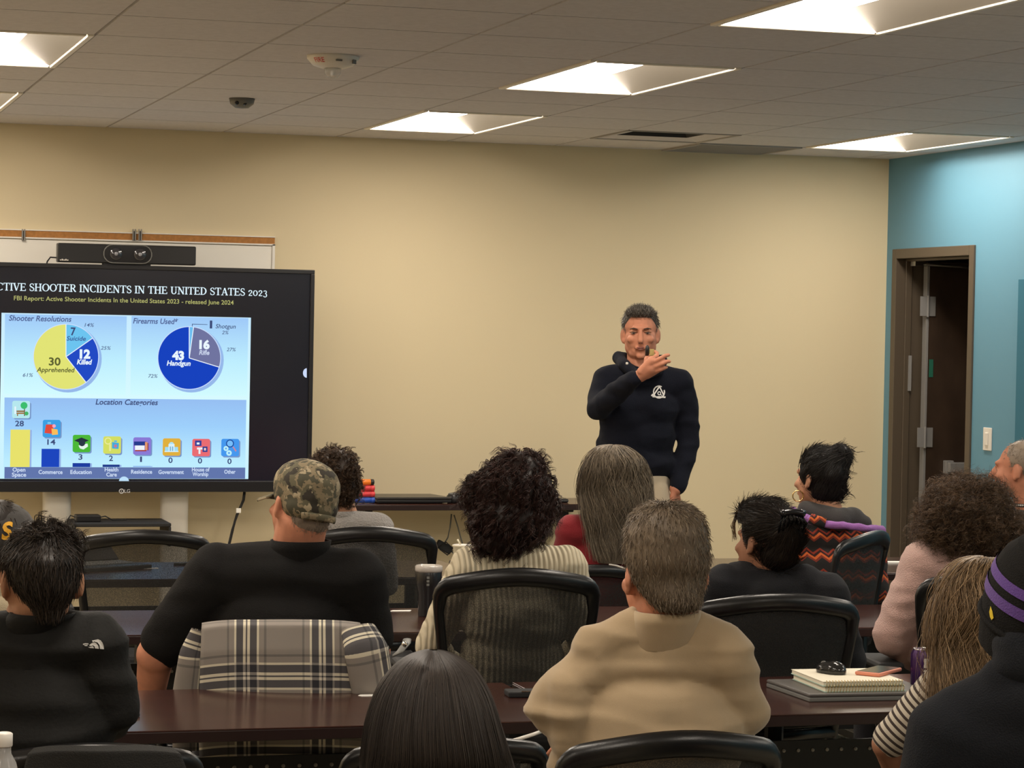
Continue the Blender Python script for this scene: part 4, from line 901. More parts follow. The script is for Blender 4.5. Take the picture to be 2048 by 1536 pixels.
def seated(label, d, head, sh, arms, skin_, top, hip=None, chest=.18, waist=.17, depth=.115, lean=.06, rs=.062, sleeve=(.062, .052, .045), neck=.055, wr=.006, ws=(8, 8, 20), collar=None, top_name='sweater',
           hair=None, ears=1.0, yaw_=0, bare_from=None, seed=1, trousers=None, voxel=.009, head_vox=None, hands=True, extra_top=None, seat_shift=0, neck_off=(0, 0, 0)):
    """head=(px,py,scale,yaw,pitch,roll,d); sh=((px,py,d),(px,py,d)); arms=[[(px,py,d) elbow, wrist]...]"""
    hx, hy, hs, hyaw, hpit, hrol = head[:6]; hd = head[6] if len(head) > 6 else d
    c = at_d(hx, hy, hd); R = eul(hyaw, hpit, hrol); sl, sr = [at_d(*q) for q in sh]; mid = (sl+sr)/2
    hipc = Vector((mid.x, mid.y+lean, .53)) if hip is None else hip
    root = thing('person', label, 'person', (hipc.x, hipc.y, 0)); nb = mid + Vector((0, .01, .05)) + Vector(neck_off)
    skull = hp(c, hs, R, (0, -.02, -.05))
    body = head_prims(c, hs, R, ears) + chain([skull, nb, mid+Vector((0, .03, -.06))], [neck, neck*1.0, neck*.8]) + torso_prims(sl, sr, hipc, chest, waist, depth, .80, rs)
    tops = torso_prims(sl, sr, hipc, chest, waist, depth, 1.0, rs, nb+Vector((0, -.005, -.035)))
    for s_, a in zip((sl, sr), arms):
        if not a: continue
        pts = [s_]+[at_d(*q[:3]) for q in a]; rr = list(sleeve)[:len(pts)]
        body += chain(pts, [r*.80 for r in rr])
        nb_ = bare_from or len(pts)-.18
        k = int(nb_); pts2 = pts[:k]+[pts[k-1].lerp(pts[k], nb_-int(nb_))] if k < len(pts) else pts
        tops += chain(pts2, rr[:len(pts2)])
        if hands:
            dr_ = (pts[-1]-pts[-2]).normalized()*.5 + Vector((0, .6, 0)); body += hand_prims(pts[-1], dr_, Vector((0, 0, 1)), 1.0, curl=.35)
    if extra_top: tops += extra_top(c, hs, R, nb, sl, sr)
    bm_ = blob(body, voxel if not hands else min(voxel, .0075), 3); link('body', bm_, skin_, root, True)
    tm = blob(tops, voxel, 5, wr, ws, seed); to = link(top_name, tm, top, root, True)
    if collar:
        cr, ch = collar[:2]; b = MB(); n = 28; z0 = nb + Vector((0, -.012, -.015)); v = []
        axis = (skull-nb).normalized()
        for zz, rr in ((-.035, cr*1.10), (0, cr*1.06), (ch*.5, cr*1.02), (ch, cr), (ch, cr-.006), (ch*.3, cr-.006)):
            v += [z0 + axis*zz + Vector((rr*math.cos(2*PI*i/n), rr*.95*math.sin(2*PI*i/n), 0)) for i in range(n)]
        b.add(v, [(k*n+i, k*n+(i+1) % n, (k+1)*n+(i+1) % n, (k+1)*n+i) for k in range(5) for i in range(n)]); b.build('collar', top, to, True, True)
    add_legs(root, hipc, trousers or K['dark'], yaw_)
    return dict(root=root, c=c, s=hs, R=R, top=to, nb=nb, sl=sl, sr=sr, mid=mid, skull=skull, hipc=hipc)
def skull_core(p, grow=1.0, nape=1.0, vox=.007, extra=(), front=-.02):
    c, s, R = p['c'], p['s'], p['R']; q = lambda *v: hp(c, s, R, v)
    return blob([ell(q(0, front, .036), [v*s*grow for v in (.081, .094, .088)], R), ell(q(0, -.062, -.03), [v*s*nape for v in (.064, .044, .055)], R)]+list(extra), vox, 3)
def crown_flow(p, off=(0.01, -.05, .11), down=.25):
    cr = hp(p['c'], p['s'], p['R'], off)
    def f(q): v = q-cr; v = v.normalized() if v.length > 1e-4 else Vector((0, 0, -1)); return (v.x, v.y, v.z-down)
    return f
def local(p, v): return (p['R'].transposed() @ (Vector(v)-p['c']))/p['s']
def not_face(p, zcut=-.10, y0=.055, slope=.5):
    def k(v):
        l = local(p, v); return l.z > zcut and (l.y < y0 - max(0, -(l.z-.06))*slope or l.z > .085) and not (abs(l.x) > .055 and l.z < -.02 and l.y > -.045)
    return k
def cast(mesh_obj, pts_px, off=.002):
    """points of the surface that the given pixels see; laid a hair above the cloth"""
    me = mesh_obj.data; bv = BVHTree.FromPolygons([v.co for v in me.vertices], [p.vertices[:] for p in me.polygons]); out = []
    for x, y in pts_px:
        d = ray(x, y).normalized(); h = bv.ray_cast(CAM, d)
        out.append(h[0] - d*off if h[0] else None)
    ok = [o for o in out if o is not None]; md = sum((o-CAM).length for o in ok)/max(1, len(ok)) if ok else 5
    return [o if o is not None else CAM+ray(*q).normalized()*md for o, q in zip(out, pts_px)]
def decal(name, mesh_obj, polys, mt, parent):
    b = MB()
    for pl in polys: v = cast(mesh_obj, pl, .003); b.add(v, [tuple(range(len(v)))])
    return b.build(name, mt, parent, True)
def decal_text(name, mesh_obj, s, px, py, hpx, mt, parent, shear=0, bold=.3, rot=0):
    me = text_mesh(s, hpx/.69, shear, bold); c_, s_ = math.cos(rot), math.sin(rot)
    pp = [(px+v.co.x*c_+v.co.y*s_, py-(v.co.y*c_-v.co.x*s_)) for v in me.vertices]
    for v, p in zip(me.vertices, cast(mesh_obj, pp, .003)): v.co = p
    return link(name, me, mt, parent, True, False)

def profile_core(rows, d, ry, dy, n=30, nseg=36):
    rg = dense([((c[0], c[1]+dy, c[2]), a, b) for c, a, b in px_rings(rows, d, ry)], n); me = loft(rg, nseg); return rg, me
def px_rings(rows, d, ry, dy=0):
    """rows of (picture row, left, right[, depth radius, depth shift]) of an outline at distance d -> rings of a rounded solid"""
    out = []
    for y, xl, xr, *r in rows:
        cc = at_d((xl+xr)/2, y, d); rx = (xr-xl)/2*d/FX; rr = r[0] if r else min(ry, rx*1.1); out.append(((cc.x, cc.y+(r[1] if len(r) > 1 else 0), cc.z), rx, rr))
    return out
# --- G: beige sweater
dG = 5.14
def g_extra(c, s, R, nb, sl, sr):
    return [ell(at_d(1140, 1420, dG), (.055, .065, .10)), cap(at_d(1135, 1528, dG+.02), .042, at_d(1240, 1500, dG+.02), .075), cap(at_d(1280, 1262, dG), .05, at_d(1195, 1300, dG), .055), cap(at_d(1362, 1260, dG), .05, at_d(1448, 1296, dG), .055)]
G = seated('person with short grey-brown hair in a beige sweater with a stand-up collar', dG, (1326, 1150, 1.02, .06, -.05, .02), ((1196, 1322, dG), (1452, 1318, dG)),
           [[(1106, 1418, dG+.03), (1168, 1492, dG+.30)], [(1482, 1425, dG+.05), (1440, 1500, dG+.34)]], M['skin_red'], K['beige'], chest=.19, waist=.20, depth=.13, lean=.10, rs=.052,
           sleeve=(.060, .058, .05), wr=.014, ws=(3, 3, 16), collar=(.068, .054), neck=.062, voxel=.007, seed=3, extra_top=g_extra, neck_off=(0, 0, .02))
rg, core = profile_core([(1005, 1308, 1338), (1008, 1288, 1358), (1017, 1270, 1376), (1032, 1255, 1390), (1058, 1244, 1400), (1090, 1240, 1404), (1120, 1241, 1404), (1145, 1247, 1398, .075), (1168, 1260, 1389, .062, -.015), (1188, 1272, 1379, .05, -.03), (1204, 1286, 1368, .035, -.04), (1208, 1302, 1350, .02, -.045)], dG, .088, -.035)
cw = at_d(1328, 1010, dG-.02)
hair_obj(core, [fuzz(core, 11000, .0115, lambda p: tuple((p-cw)+Vector((0, 0, -.05))), .2, seg=4, jit=.22)], .0008, Hm['G'], G['root'], core_tone=.35, tone=(.05, 1), face=G)
q = lambda *v: hp(G['c'], G['s'], G['R'], v)
g_ = MB(); g_.tube([q(-.083, -.005, .012), q(-.084, .04, .016), q(-.078, .09, .016)], .0022, 6); g_.build('glasses_arm', M['steel_dark'], G['root'], True)

# --- B: black jacket, near left
dB = 5.12
B_ = seated('person with short dark hair in a black jacket with a white logo on the back', dB, (83, 1160, .94, .03, 0, 0), ((-72, 1292, dB), (196, 1288, dB)),
            [[(-110, 1420, dB+.05), (-40, 1480, dB+.36)], [(226, 1410, dB+.02), (214, 1452, dB+.34)]], M['skin'], K['jacket'], chest=.185, waist=.175, depth=.13, lean=.09, rs=.06, sleeve=(.064, .052, .043),
            wr=.013, ws=(3.0, 3.0, 15), collar=(.066, .05), neck=.055, voxel=.0075, seed=5, top_name='jacket', ears=1.1)
rg, core = profile_core([(1054, 66, 100), (1058, 50, 120), (1068, 32, 136), (1084, 19, 145), (1105, 11, 152, .098, -.008), (1130, 11, 152, .10, -.01), (1155, 18, 148, .092, -.016), (1178, 34, 138, .075, -.022), (1198, 52, 125, .05, -.03), (1212, 64, 114, .03, -.045)], dB, .09, -.03)
cw = at_d(95, 1075, dB-.05)
hair_obj(core, [fuzz(core, 6000, .02, lambda p: tuple((p-cw)+Vector((0, 0, -.03))), .14, seg=4, jit=.15), fuzz(core, 70, .034, lambda q: (.8, -.1, .1), .3, .007, 1.0, 9, keep=lambda v: v.z > at_d(90, 1080, dB).z and v.y < cw.y+.03, jit=.3, clump=9, cl=.003)],
         .0010, Hm['brownblack'], B_['root'], core_tone=.12, tone=(0, .9), face=B_)
lw = mat('logo_white', (.5, .49, .46), .7); J = B_['top']
decal('jacket_logo', J, [[(184, 1281), (186, 1284.5), (190, 1280), (196, 1278.6), (201, 1280.5), (205, 1285.5), (207.5, 1292), (208, 1298.5), (200, 1297.8), (199, 1290), (195, 1285), (190, 1283.5)],
                         [(178, 1290.5), (181, 1288), (184, 1285.8), (189, 1284.6), (193, 1286.8), (196.5, 1291.5), (197.8, 1297.6), (190, 1296.8), (189, 1292.5), (186, 1290.5), (182, 1292.5)], [(176, 1294), (182, 1293.5), (186, 1292), (188, 1296.6), (180, 1296)],
                         [(166, 1287.5), (171, 1286.5), (177, 1287), (177, 1289), (171, 1288.6), (166, 1289.6)], [(168, 1290.5), (175, 1290), (175, 1292), (170, 1292)]], lw, J)

# --- C: camouflage cap, black polo
dC = 7.15
Cc = seated('person in a camouflage cap and black polo shirt, elbow on the armrest', dC, (604, 1010, 1.04, .27, -.02, .16), ((432, 1150, dC), (712, 1158, dC)),
            [[(312, 1310, dC+.05), (300, 1392, dC+.12)], [(742, 1300, dC+.08), (716, 1400, dC+.35)]], M['skin_red'], K['black'], chest=.215, waist=.225, depth=.15, lean=.05, rs=.085, sleeve=(.092, .072, .052),
            wr=.010, ws=(3, 3, 12), collar=(.086, .058), neck=.074, bare_from=1.84, voxel=.009, seed=8, top_name='polo_shirt', neck_off=(.03, 0, .02))
c, s, R = Cc['c'], Cc['s'], Cc['R']; q = lambda *v: hp(c, s, R, v)
Rc = R @ Matrix.Rotation(.12, 3, 'X')
cp_ = blob([ell(q(0, -.012, .052), (.094, .112, .078), Rc), ell(q(0, -.016, .028), (.091, .111, .07), Rc), ell(q(0, -.045, -.002), (.083, .078, .055), Rc)], .006, 4)
cap_o = link('camouflage_cap', cp_, K['camo'], Cc['root'], True)
b = MB(); n = 12; v = []
for zz in (0, -.005):
    for k in range(2):
        for i in range(n+1):
            a = -1.05+2.1*i/n; r_ = .085+(.050*math.cos(a*.75) if k else 0); v.append(q(r_*math.sin(a)*(.92 if not k else .95), .012+r_*math.cos(a), .030-.02*abs(math.sin(a))**2 + zz - .018*k))
for L0 in (0, 2*(n+1)): b.add(v[L0:L0+2*(n+1)], [(i, i+1, n+1+i+1, n+1+i) if L0 == 0 else (i, n+1+i, n+1+i+1, i+1) for i in range(n)])
o = b.build('cap_bill', K['camo'], cap_o, True, True); sd = o.modifiers.new('solid', 'SOLIDIFY'); sd.thickness = .004
b = MB(); b.tube([q(.055*math.sin(a), -.095-.022*math.cos(a), -.032+.004*math.cos(a)) for a in np.linspace(-1.2, 1.2, 12)], .010, 8, False, (.4, 1), (0, 0, 1)); b.build('cap_strap', K['camo'], cap_o, True, True)
core = blob([ell(q(0, -.058, -.038), (.060, .042, .045), R)], .006, 2)
hair_obj(core, [fuzz(core, 1100, .007, lambda q: (0, 0, -1), .3, seg=3, keep=lambda v: local(Cc, v).y < -.05)], .0009, Hm['stubble'], Cc['root'], core_tone=.25, label='closely cropped hair under the cap')

# --- D: light blouse, short curly hair
dD = 9.36
D = seated('person with short brown curly hair in a light grey blouse', dD, (666, 962, .95, .2, 0, .05), ((618, 1056, dD), (756, 1058, dD)),
           [[(604, 1160, dD+.05), (640, 1170, dD+.34)], [(770, 1165, dD+.05), (740, 1180, dD+.34)]], M['skin'], K['blouse'], chest=.155, waist=.15, depth=.11, collar=(.058, .036), wr=.006, seed=11, top_name='blouse', trousers=K['dark'])
q = lambda *v: hp(D['c'], D['s'], D['R'], v)
core = blob([ell(q(0, -.02, .038), (.079, .098, .084)), ell(q(.01, -.055, -.02), (.070, .05, .06))], .007, 3)
hair_obj(core, [fuzz(core, 700, .032, crown_flow(D), .5, .007, 1.2, 9, jit=.35, clump=6)], .0013, Hm['brown'], D['root'], core_tone=.15, face=D)

# --- E: auburn curls, cream ribbed sweater
dE = 7.74
E_ = seated('person with full dark auburn curls in a cream ribbed sweater', dE, (1018, 1000, .97, .05, 0, 0), ((940, 1140, dE), (1130, 1138, dE)),
            [[(862, 1290, dE+.06), (905, 1330, dE+.34)], [(1168, 1285, dE+.06), (1130, 1320, dE+.34)]], M['skin_tan'], K['rib'], chest=.17, waist=.165, depth=.12, wr=.006, seed=13, rs=.07, sleeve=(.074, .05, .042), voxel=.009)
core = blob([ell(at_d(1026, 982, dE), (.104, .118, .108)), ell(at_d(1020, 1040, dE-.02), (.118, .10, .085)), ell(at_d(1008, 1085, dE-.04), (.085, .06, .045)), ell(at_d(958, 985, dE+.02), (.040, .06, .058)), ell(at_d(1084, 1000, dE+.02), (.036, .06, .09)), ell(at_d(1040, 935, dE), (.07, .08, .05))], .009, 3)
hair_obj(core, [fuzz(core, 1000, .055, lambda q: (0, -.1, -1), .12, .009, 1.3, 12, jit=.22, grav=.15, clump=7, cl=.003), fuzz(core, 60, .04, lambda q: (0, 0, 1), .7, .010, 1.2, 10, jit=.5, clump=3)], .0012, Hm['auburn'], E_['root'], core_tone=.10, face=E_)
# --- F: long ash hair, red top
dF = 9.72
F_ = seated('person with long wavy ash-brown hair in a dark red top', dF, (1228, 950, 1.0, .02, 0, 0), ((1142, 1062, dF), (1296, 1066, dF)),
            [[(1128, 1160, dF+.05), (1170, 1180, dF+.34)], [(1310, 1165, dF+.05), (1280, 1180, dF+.34)]], M['skin_fair'], K['red'], chest=.165, waist=.16, depth=.115, wr=.006, seed=17, collar=(.062, .035))
rows = [(889, 1224, 1232), (893, 1204, 1250), (905, 1187, 1270), (925, 1172, 1285), (955, 1163, 1296), (990, 1160, 1300), (1025, 1164, 1296, .09, -.02), (1060, 1170, 1288, .065, -.05), (1095, 1174, 1276, .05, -.07), (1122, 1182, 1264, .04, -.08)]
rg = dense(px_rings(rows, dF, .115), 40); core = loft(rg)
hair_obj(core, [loft_strands(rg, 3400, 26, .007, .012, 3.4, lock=6, spread=.010), loft_strands(rg, 400, 24, .012, .012, 2.6, spread=.015)], .0012, Hm['ash'], F_['root'], core_tone=.25, tone=(0, 1), face=F_)

# --- H: black hoodie, claw clip
dH = 7.62
def h_extra(c, s, R, nb, sl, sr): return [cap(at_d(1500, 1155, dH), .05, at_d(1610, 1165, dH-.04), .055), ell(at_d(1570, 1190, dH-.06), (.12, .06, .06)), cap(at_d(1470, 1150, dH+.05), .04, at_d(1500, 1150, dH), .05)]
H_ = seated('person in a black hoodie with dark hair held up by a black claw clip', dH, (1530, 1085, .94, .42, 0, .06), ((1452, 1182, dH), (1650, 1196, dH-.03)),
            [[(1432, 1300, dH+.06), (1460, 1330, dH+.34)], [(1692, 1320, dH+.04), (1660, 1345, dH+.34)]], M['skin_tan'], K['hoodie'], chest=.18, waist=.18, depth=.13, wr=.006, seed=19, rs=.075, sleeve=(.082, .062, .05), top_name='hoodie', extra_top=h_extra)
q = lambda *v: hp(H_['c'], H_['s'], H_['R'], v)
core = blob([ell(at_d(1536, 1058, dH), (.083, .09, .094)), ell(at_d(1568, 1072, dH-.05), (.062, .06, .078)), ell(at_d(1555, 1112, dH-.04), (.06, .05, .05)), ell(at_d(1520, 1030, dH+.02), (.07, .08, .05))], .008, 4)
clip = at_d(1582, 1046, dH-.11)
hair_obj(core, [fuzz(core, 4200, .05, lambda v: tuple(clip-v), .05, seg=6, jit=.07)], .0010, Hm['brownblack'], H_['root'], core_tone=.08, tone=(0, .8), face=H_)
fr_ = [at_d(1500, 1006, dH+.02), at_d(1476, 1024, dH+.04), at_d(1466, 1050, dH+.06), at_d(1470, 1078, dH+.07)]
P = np.array([[tuple(p + Vector((k*.0005, .001*k, 0)) + Vector(rng.normal(0, .004, 3))*1) for p in fr_] for k in range(-14, 14)])
hair_obj(None, [P], .0014, Hm['blond'], H_['root'], 'hair_fringe', tone=(0, .5), label='lighter brown front lock of hair')
b = MB()
for k in range(7):
    t = (k-3)/3; o0 = clip + Vector((.03*t, -.004, .032-.01*t*t)); b.tube([o0, o0+Vector((.012*t, -.012, -.022)), o0+Vector((.008*t, .006, -.05))], [.0065, .0055, .003], 8)
b.tube([clip+Vector((x_, -.012, .034-.4*x_*x_*10)) for x_ in np.linspace(-.038, .038, 7)], .010, 8); b.build('claw_clip', M['black_gloss'], H_['root'], True, True)

# --- I: black bun, hoop earring, patterned jacket
dI = 9.9
I_ = seated('person with a black hair bun, gold hoop earring and purple-trimmed patterned jacket', dI, (1638, 958, .98, .44, 0, .04), ((1600, 1078, dI), (1742, 1080, dI-.05)),
            [[(1606, 1170, dI-.04), (1640, 1190, dI+.3)], [(1752, 1180, dI-.1), (1740, 1190, dI+.3)]], M['skin'], K['southwest'], chest=.165, waist=.16, depth=.12, wr=.005, seed=23, top_name='jacket', rs=.06, yaw_=.5)
P_ = [at_d(1586, 1020, dI-.02), at_d(1602, 1034, dI-.10), at_d(1640, 1046, dI-.16), at_d(1690, 1052, dI-.20), at_d(1735, 1056, dI-.20), at_d(1762, 1060, dI-.12), at_d(1768, 1082, dI-.10), at_d(1764, 1106, dI-.10)]
link('purple_trim', blob(chain(P_, [.017, .019, .016, .014, .014, .018, .015, .010]), .005, 2, .006, (16, 16, 22), 4), K['purple'], I_['top'], True)
link('shirt_hood', blob([cap(at_d(1612, 1018, dI-.02), .035, at_d(1680, 1040, dI-.10), .045), cap(at_d(1690, 1034, dI-.09), .04, at_d(1728, 1046, dI-.06), .032), ell(at_d(1704, 1030, dI-.06), (.045, .05, .032))], .009, 4), K['grey_shirt'], I_['root'], True)
ring_b = MB(); ring_b.tube([at_d(1601, 1032, dI-.19), at_d(1626, 1046, dI-.20)], .03, 8, False, (.5, 1)); 
core = blob([ell(at_d(1641, 942, dI), (.086, .094, .098)), ell(at_d(1655, 975, dI-.03), (.072, .06, .07)), ell(at_d(1672, 922, dI-.05), (.055, .05, .062)), ell(at_d(1664, 950, dI-.06), (.062, .05, .058)), ell(at_d(1682, 912, dI-.05), (.034, .04, .048))], .008, 4)
bun = at_d(1682, 915, dI-.05)
hair_obj(core, [fuzz(core, 3200, .045, lambda v: tuple(bun-v), .05, seg=6, jit=.07), fuzz(core, 45, .05, lambda v: (.6, 0, -.2), .8, .006, .8, 8, keep=lambda v: v.x > bun.x-.03, clump=3)], .0011, Hm['black'], I_['root'], core_tone=.1, face=I_)
eb = at_d(1596, 992, dI-.02); MB().tube([eb+Vector((.019*math.cos(t*PI/12), -.008*math.cos(t*PI/12), .021*math.sin(t*PI/12))) for t in range(24)], .0028, 6, True).build('hoop_earring', M['gold_metal'], I_['root'], True, True)
b = MB(); b.tube([at_d(x, y, dI-.17) for x, y in ((1620, 1036), (1634, 1042), (1650, 1046))], .021, 8, False, (.8, 1)); b.build('trim_print', K['southwest'], I_['top'], True, True)

# --- J: pink plush sweater, frizzy hair
dJ = 8.15
J_ = seated('person with big frizzy brown hair in a pink plush sweater', dJ, (1942, 1046, 1.0, -.1, 0, 0), ((1852, 1132, dJ), (2040, 1140, dJ)),
            [[(1784, 1272, dJ+.02), (1846, 1322, dJ+.30)], [(2090, 1290, dJ+.05), (2060, 1330, dJ+.3)]], M['skin_tan'], K['pink'], chest=.19, waist=.185, depth=.13, wr=.006, seed=29, rs=.085, sleeve=(.088, .066, .055))
core = blob([ell(at_d(1936, 1032, dJ), (.130, .125, .108)), ell(at_d(1930, 1060, dJ), (.135, .115, .09)), ell(at_d(1985, 1080, dJ-.02), (.085, .09, .10)), ell(at_d(1880, 1072, dJ), (.06, .08, .06))], .010, 4)
hair_obj(core, [fuzz(core, 1300, .06, lambda v: (0, 0, -1), .6, .009, 2.2, 14, jit=.5, clump=5, cl=.003), fuzz(core, 3200, .05, lambda v: (0, 0, .2), 1.4, .010, 2.0, 12, jit=.6)], .0008, Hm['frizz'], J_['root'], core_tone=.12, face=J_)
# --- K: bald, far right
dK = 10.25
K_ = seated('balding person in a charcoal top with a neck lanyard at the right edge', dK, (2038, 940, 1.0, .85, 0, 0), ((2016, 1050, dK), (2120, 1060, dK)), [[(1996, 1140, dK+.05), (2040, 1180, dK+.3)], [(2150, 1150, dK+.05), (2110, 1180, dK+.3)]],
            M['skin_red'], K['charcoal'], chest=.18, waist=.18, depth=.13, seed=31, collar=(.066, .04), neck=.062, yaw_=.4)
core = skull_core(K_, .97, 1.0, .007)
hair_obj(core, [fuzz(core, 1500, .008, crown_flow(K_), .3, seg=3, keep=not_face(K_, -.08))], .0011, Hm['stubble'], K_['root'], core_tone=.5, tone=(.2, 1), label='closely cropped grey hair')
b = MB(); b.tube([at_d(2012, 1010, dK-.12), at_d(2030, 1010, dK-.13), at_d(2052, 1012, dK-.13), at_d(2080, 1008, dK-.1)], .008, 6, False, (.4, 1)); lan = b.build('lanyard', M['black_matte'], K_['root'], True)
b = MB()
for k in range(8): a_ = at_d(2021+k*4, 1010+.1*k, dK-.139); b.box(a_.x-.0028, a_.x+.0028, a_.y-.001, a_.y+.001, a_.z-.003, a_.z+.003)
b.build('lanyard_print', M['white_plastic'], lan, True)

# --- N: dark cap with a gold letter, far left
dN = 7.3
N_ = seated('person in a dark cap with a gold letter and cream top at the left edge', dN, (0, 1082, 1.0, -.5, 0, 0), ((-70, 1210, dN), (44, 1216, dN)), [[(-90, 1300, dN+.05), (-40, 1330, dN+.3)], [(60, 1300, dN+.05), (30, 1330, dN+.3)]],
            M['skin'], K['cream'], chest=.18, waist=.17, depth=.12, seed=37, top_name='shirt', collar=(.064, .04))
q = lambda *v: hp(N_['c'], N_['s'], N_['R'], v)
cn = link('cap', blob([ell(at_d(-6, 1062, dN), (.112, .115, .090)), ell(at_d(-2, 1076, dN), (.108, .112, .06))], .007, 4), K['cap_grey'], N_['root'], True)
decal_text('gold_letter', cn, 'S', 11, 1064, 32, M['gold'], cn, .25, 14, -.15)
core = skull_core(N_, .99, 1.0, .008); hair_obj(core, [fuzz(core, 500, .02, lambda v: (0, 0, -1), .2, seg=3, keep=not_face(N_))], .0012, Hm['brownblack'], N_['root'])

# --- M: straight dark hair, nearest
dM = 3.85
M_ = seated('person nearest the photo edge seen only as long straight dark hair', dM, (868, 1490, .95, 0, 0, 0), ((742, 1690, dM), (1000, 1690, dM)), [[(700, 1800, dM+.05), (760, 1850, dM+.3)], [(1040, 1800, dM+.05), (980, 1850, dM+.3)]],
            M['skin'], K['dark'], chest=.165, waist=.16, depth=.115, lean=.05, seed=41, top_name='shirt')
rows = [(1300, 858, 876), (1304, 842, 893), (1315, 815, 918), (1335, 790, 945), (1365, 766, 966), (1400, 749, 982), (1450, 735, 997), (1500, 729, 1012), (1540, 726, 1024, .10), (1620, 724, 1032, .09, -.05), (1720, 740, 1018, .05, -.10), (1800, 760, 1000, .04, -.12)]
rg = dense(px_rings(rows, dM, .112), 46); core = loft(rg, 60)
hair_obj(core, [loft_strands(rg, 7000, 26, .0022, .0006, 2, t0=(0, .12), t1=(.85, 1), spread=.003, lock=14)], .0007, Hm['straight'], M_['root'], core_tone=.3, tone=(.1, 1), face=M_)

# --- L1: blond waves, striped shirt (row of the notebooks)
d1 = 5.7
sleeve_axis = at_d(1758, 1492, d1) - at_d(1868, 1372, d1-.05)
K['stripe'] = striped('striped_jersey', sleeve_axis, 62, (.62, .56, .46), (.055, .04, .035), .58)
L1 = seated('person with long wavy dark-blond hair in a striped long-sleeved shirt', d1, (1975, 1232, .92, -.2, .1, 0), ((1872, 1388, d1-.02), (2090, 1390, d1)), [[(1772, 1488, d1+.05), (1800, 1560, d1+.12)], [(2130, 1500, d1+.1), (2080, 1500, d1+.3)]],
            M['skin_tan'], K['stripe'], chest=.16, waist=.15, depth=.11, seed=43, top_name='striped_shirt', rs=.055, sleeve=(.056, .043, .036), wr=.004, bare_from=1.9)
rows = [(1113, 1966, 1994), (1117, 1945, 2012), (1130, 1922, 2030), (1160, 1897, 2046), (1200, 1880, 2054), (1250, 1870, 2056), (1300, 1860, 2046, .09, -.02), (1345, 1850, 2024, .06, -.05), (1385, 1846, 2000, .05, -.07), (1415, 1852, 1970, .035, -.08)]
rg = dense(px_rings(rows, d1-.02, .115), 40); core = loft(rg)
hair_obj(core, [loft_strands(rg, 3600, 28, .009, .014, 2.8, lock=6, spread=.014), loft_strands(rg, 500, 28, .016, .020, 2.2, spread=.022)], .0010, Hm['blond'], L1['root'], core_tone=.2, tone=(0, 1), face=L1)

# --- L2: beanie and dark sweatshirt, right edge, nearer the camera
d2 = 4.25
def l2_extra(c, s, R, nb, sl, sr): return [cap(at_d(1922, 1440, d2), .060, at_d(2080, 1405, d2-.02), .085), cap(at_d(2010, 1362, d2-.03), .042, at_d(2140, 1352, d2-.03), .05)]
L2 = seated('person in a black knit beanie with purple stripes and dark sweatshirt at the right edge', d2, (2082, 1225, .90, -.25, .12, 0), ((1905, 1486, d2), (2240, 1480, d2)), [[(1858, 1640, d2+.02), (1860, 1700, d2+.3)], [(2290, 1640, d2), (2240, 1700, d2+.3)]],
            M['skin_tan'], K['vest'], chest=.19, waist=.19, depth=.14, lean=.07, rs=.075, sleeve=(.085, .07, .05), seed=47, top_name='sweatshirt', extra_top=l2_extra, wr=.006, ws=(4, 4, 9))
bc = at_d(2078, 1205, d2); Rb = Matrix.Rotation(.42, 3, 'X'); prof = [(.004, .118), (.030, .115), (.055, .100), (.072, .078), (.083, .050), (.0885, .022), (.0885, -.015), (.086, -.05), (.083, -.075), (.081, -.090)]
n = 48; b = MB(); v = []
for r_, z_ in prof:
    for i in range(n): a_ = 2*PI*i/n; v.append(bc + Rb @ Vector(((r_+.0008*(i % 2))*math.cos(a_), (r_+.0008*(i % 2))*1.15*math.sin(a_), z_)))
for k in range(len(prof)-1):
    b.cur = 0
    b.add([v[k*n+i] for i in range(n)]+[v[(k+1)*n+i] for i in range(n)], [(i, n+i, n+(i+1) % n, (i+1) % n) for i in range(n)])
be = b.build('beanie', K['black'], L2['root'], True, True)
for z0_, z1_, r0_, r1_ in ((.056, .040, .0805, .0853), (.026, .006, .0880, .0890)):
    b = MB(); vv = []
    for zz, rr in ((z0_, r0_+.0022), (z1_, r1_+.0022)): vv += [bc + Rb @ Vector((rr*math.cos(2*PI*i/n), rr*1.15*math.sin(2*PI*i/n), zz)) for i in range(n)]
    b.add(vv, [(i, n+i, n+(i+1) % n, (i+1) % n) for i in range(n)]); b.build('beanie_stripe', K['purple_knit'], be, True, True)
b = MB(); b.tube([bc + Rb @ Vector((.0885*math.cos(2*PI*i/n), .0885*1.15*math.sin(2*PI*i/n), -.035)) for i in range(n)], .006, 6, True); b.build('beanie_cuff', K['black'], be, True, True)
decal('beanie_emblem', be, [[(1981, 1212), (1984.5, 1222), (1987, 1236), (1983, 1240), (1980, 1234), (1978.5, 1224)]], mat('gold_emblem', (.75, .55, .03), .5), be)
link('hood', blob([ell(at_d(2080, 1285, d2-.02), (.083, .075, .05)), ell(at_d(2085, 1325, d2-.03), (.088, .07, .05)), cap(at_d(2015, 1345, d2-.04), .03, at_d(2150, 1345, d2-.04), .03)], .008, 4, .004), K['vest'], L2['top'], True)

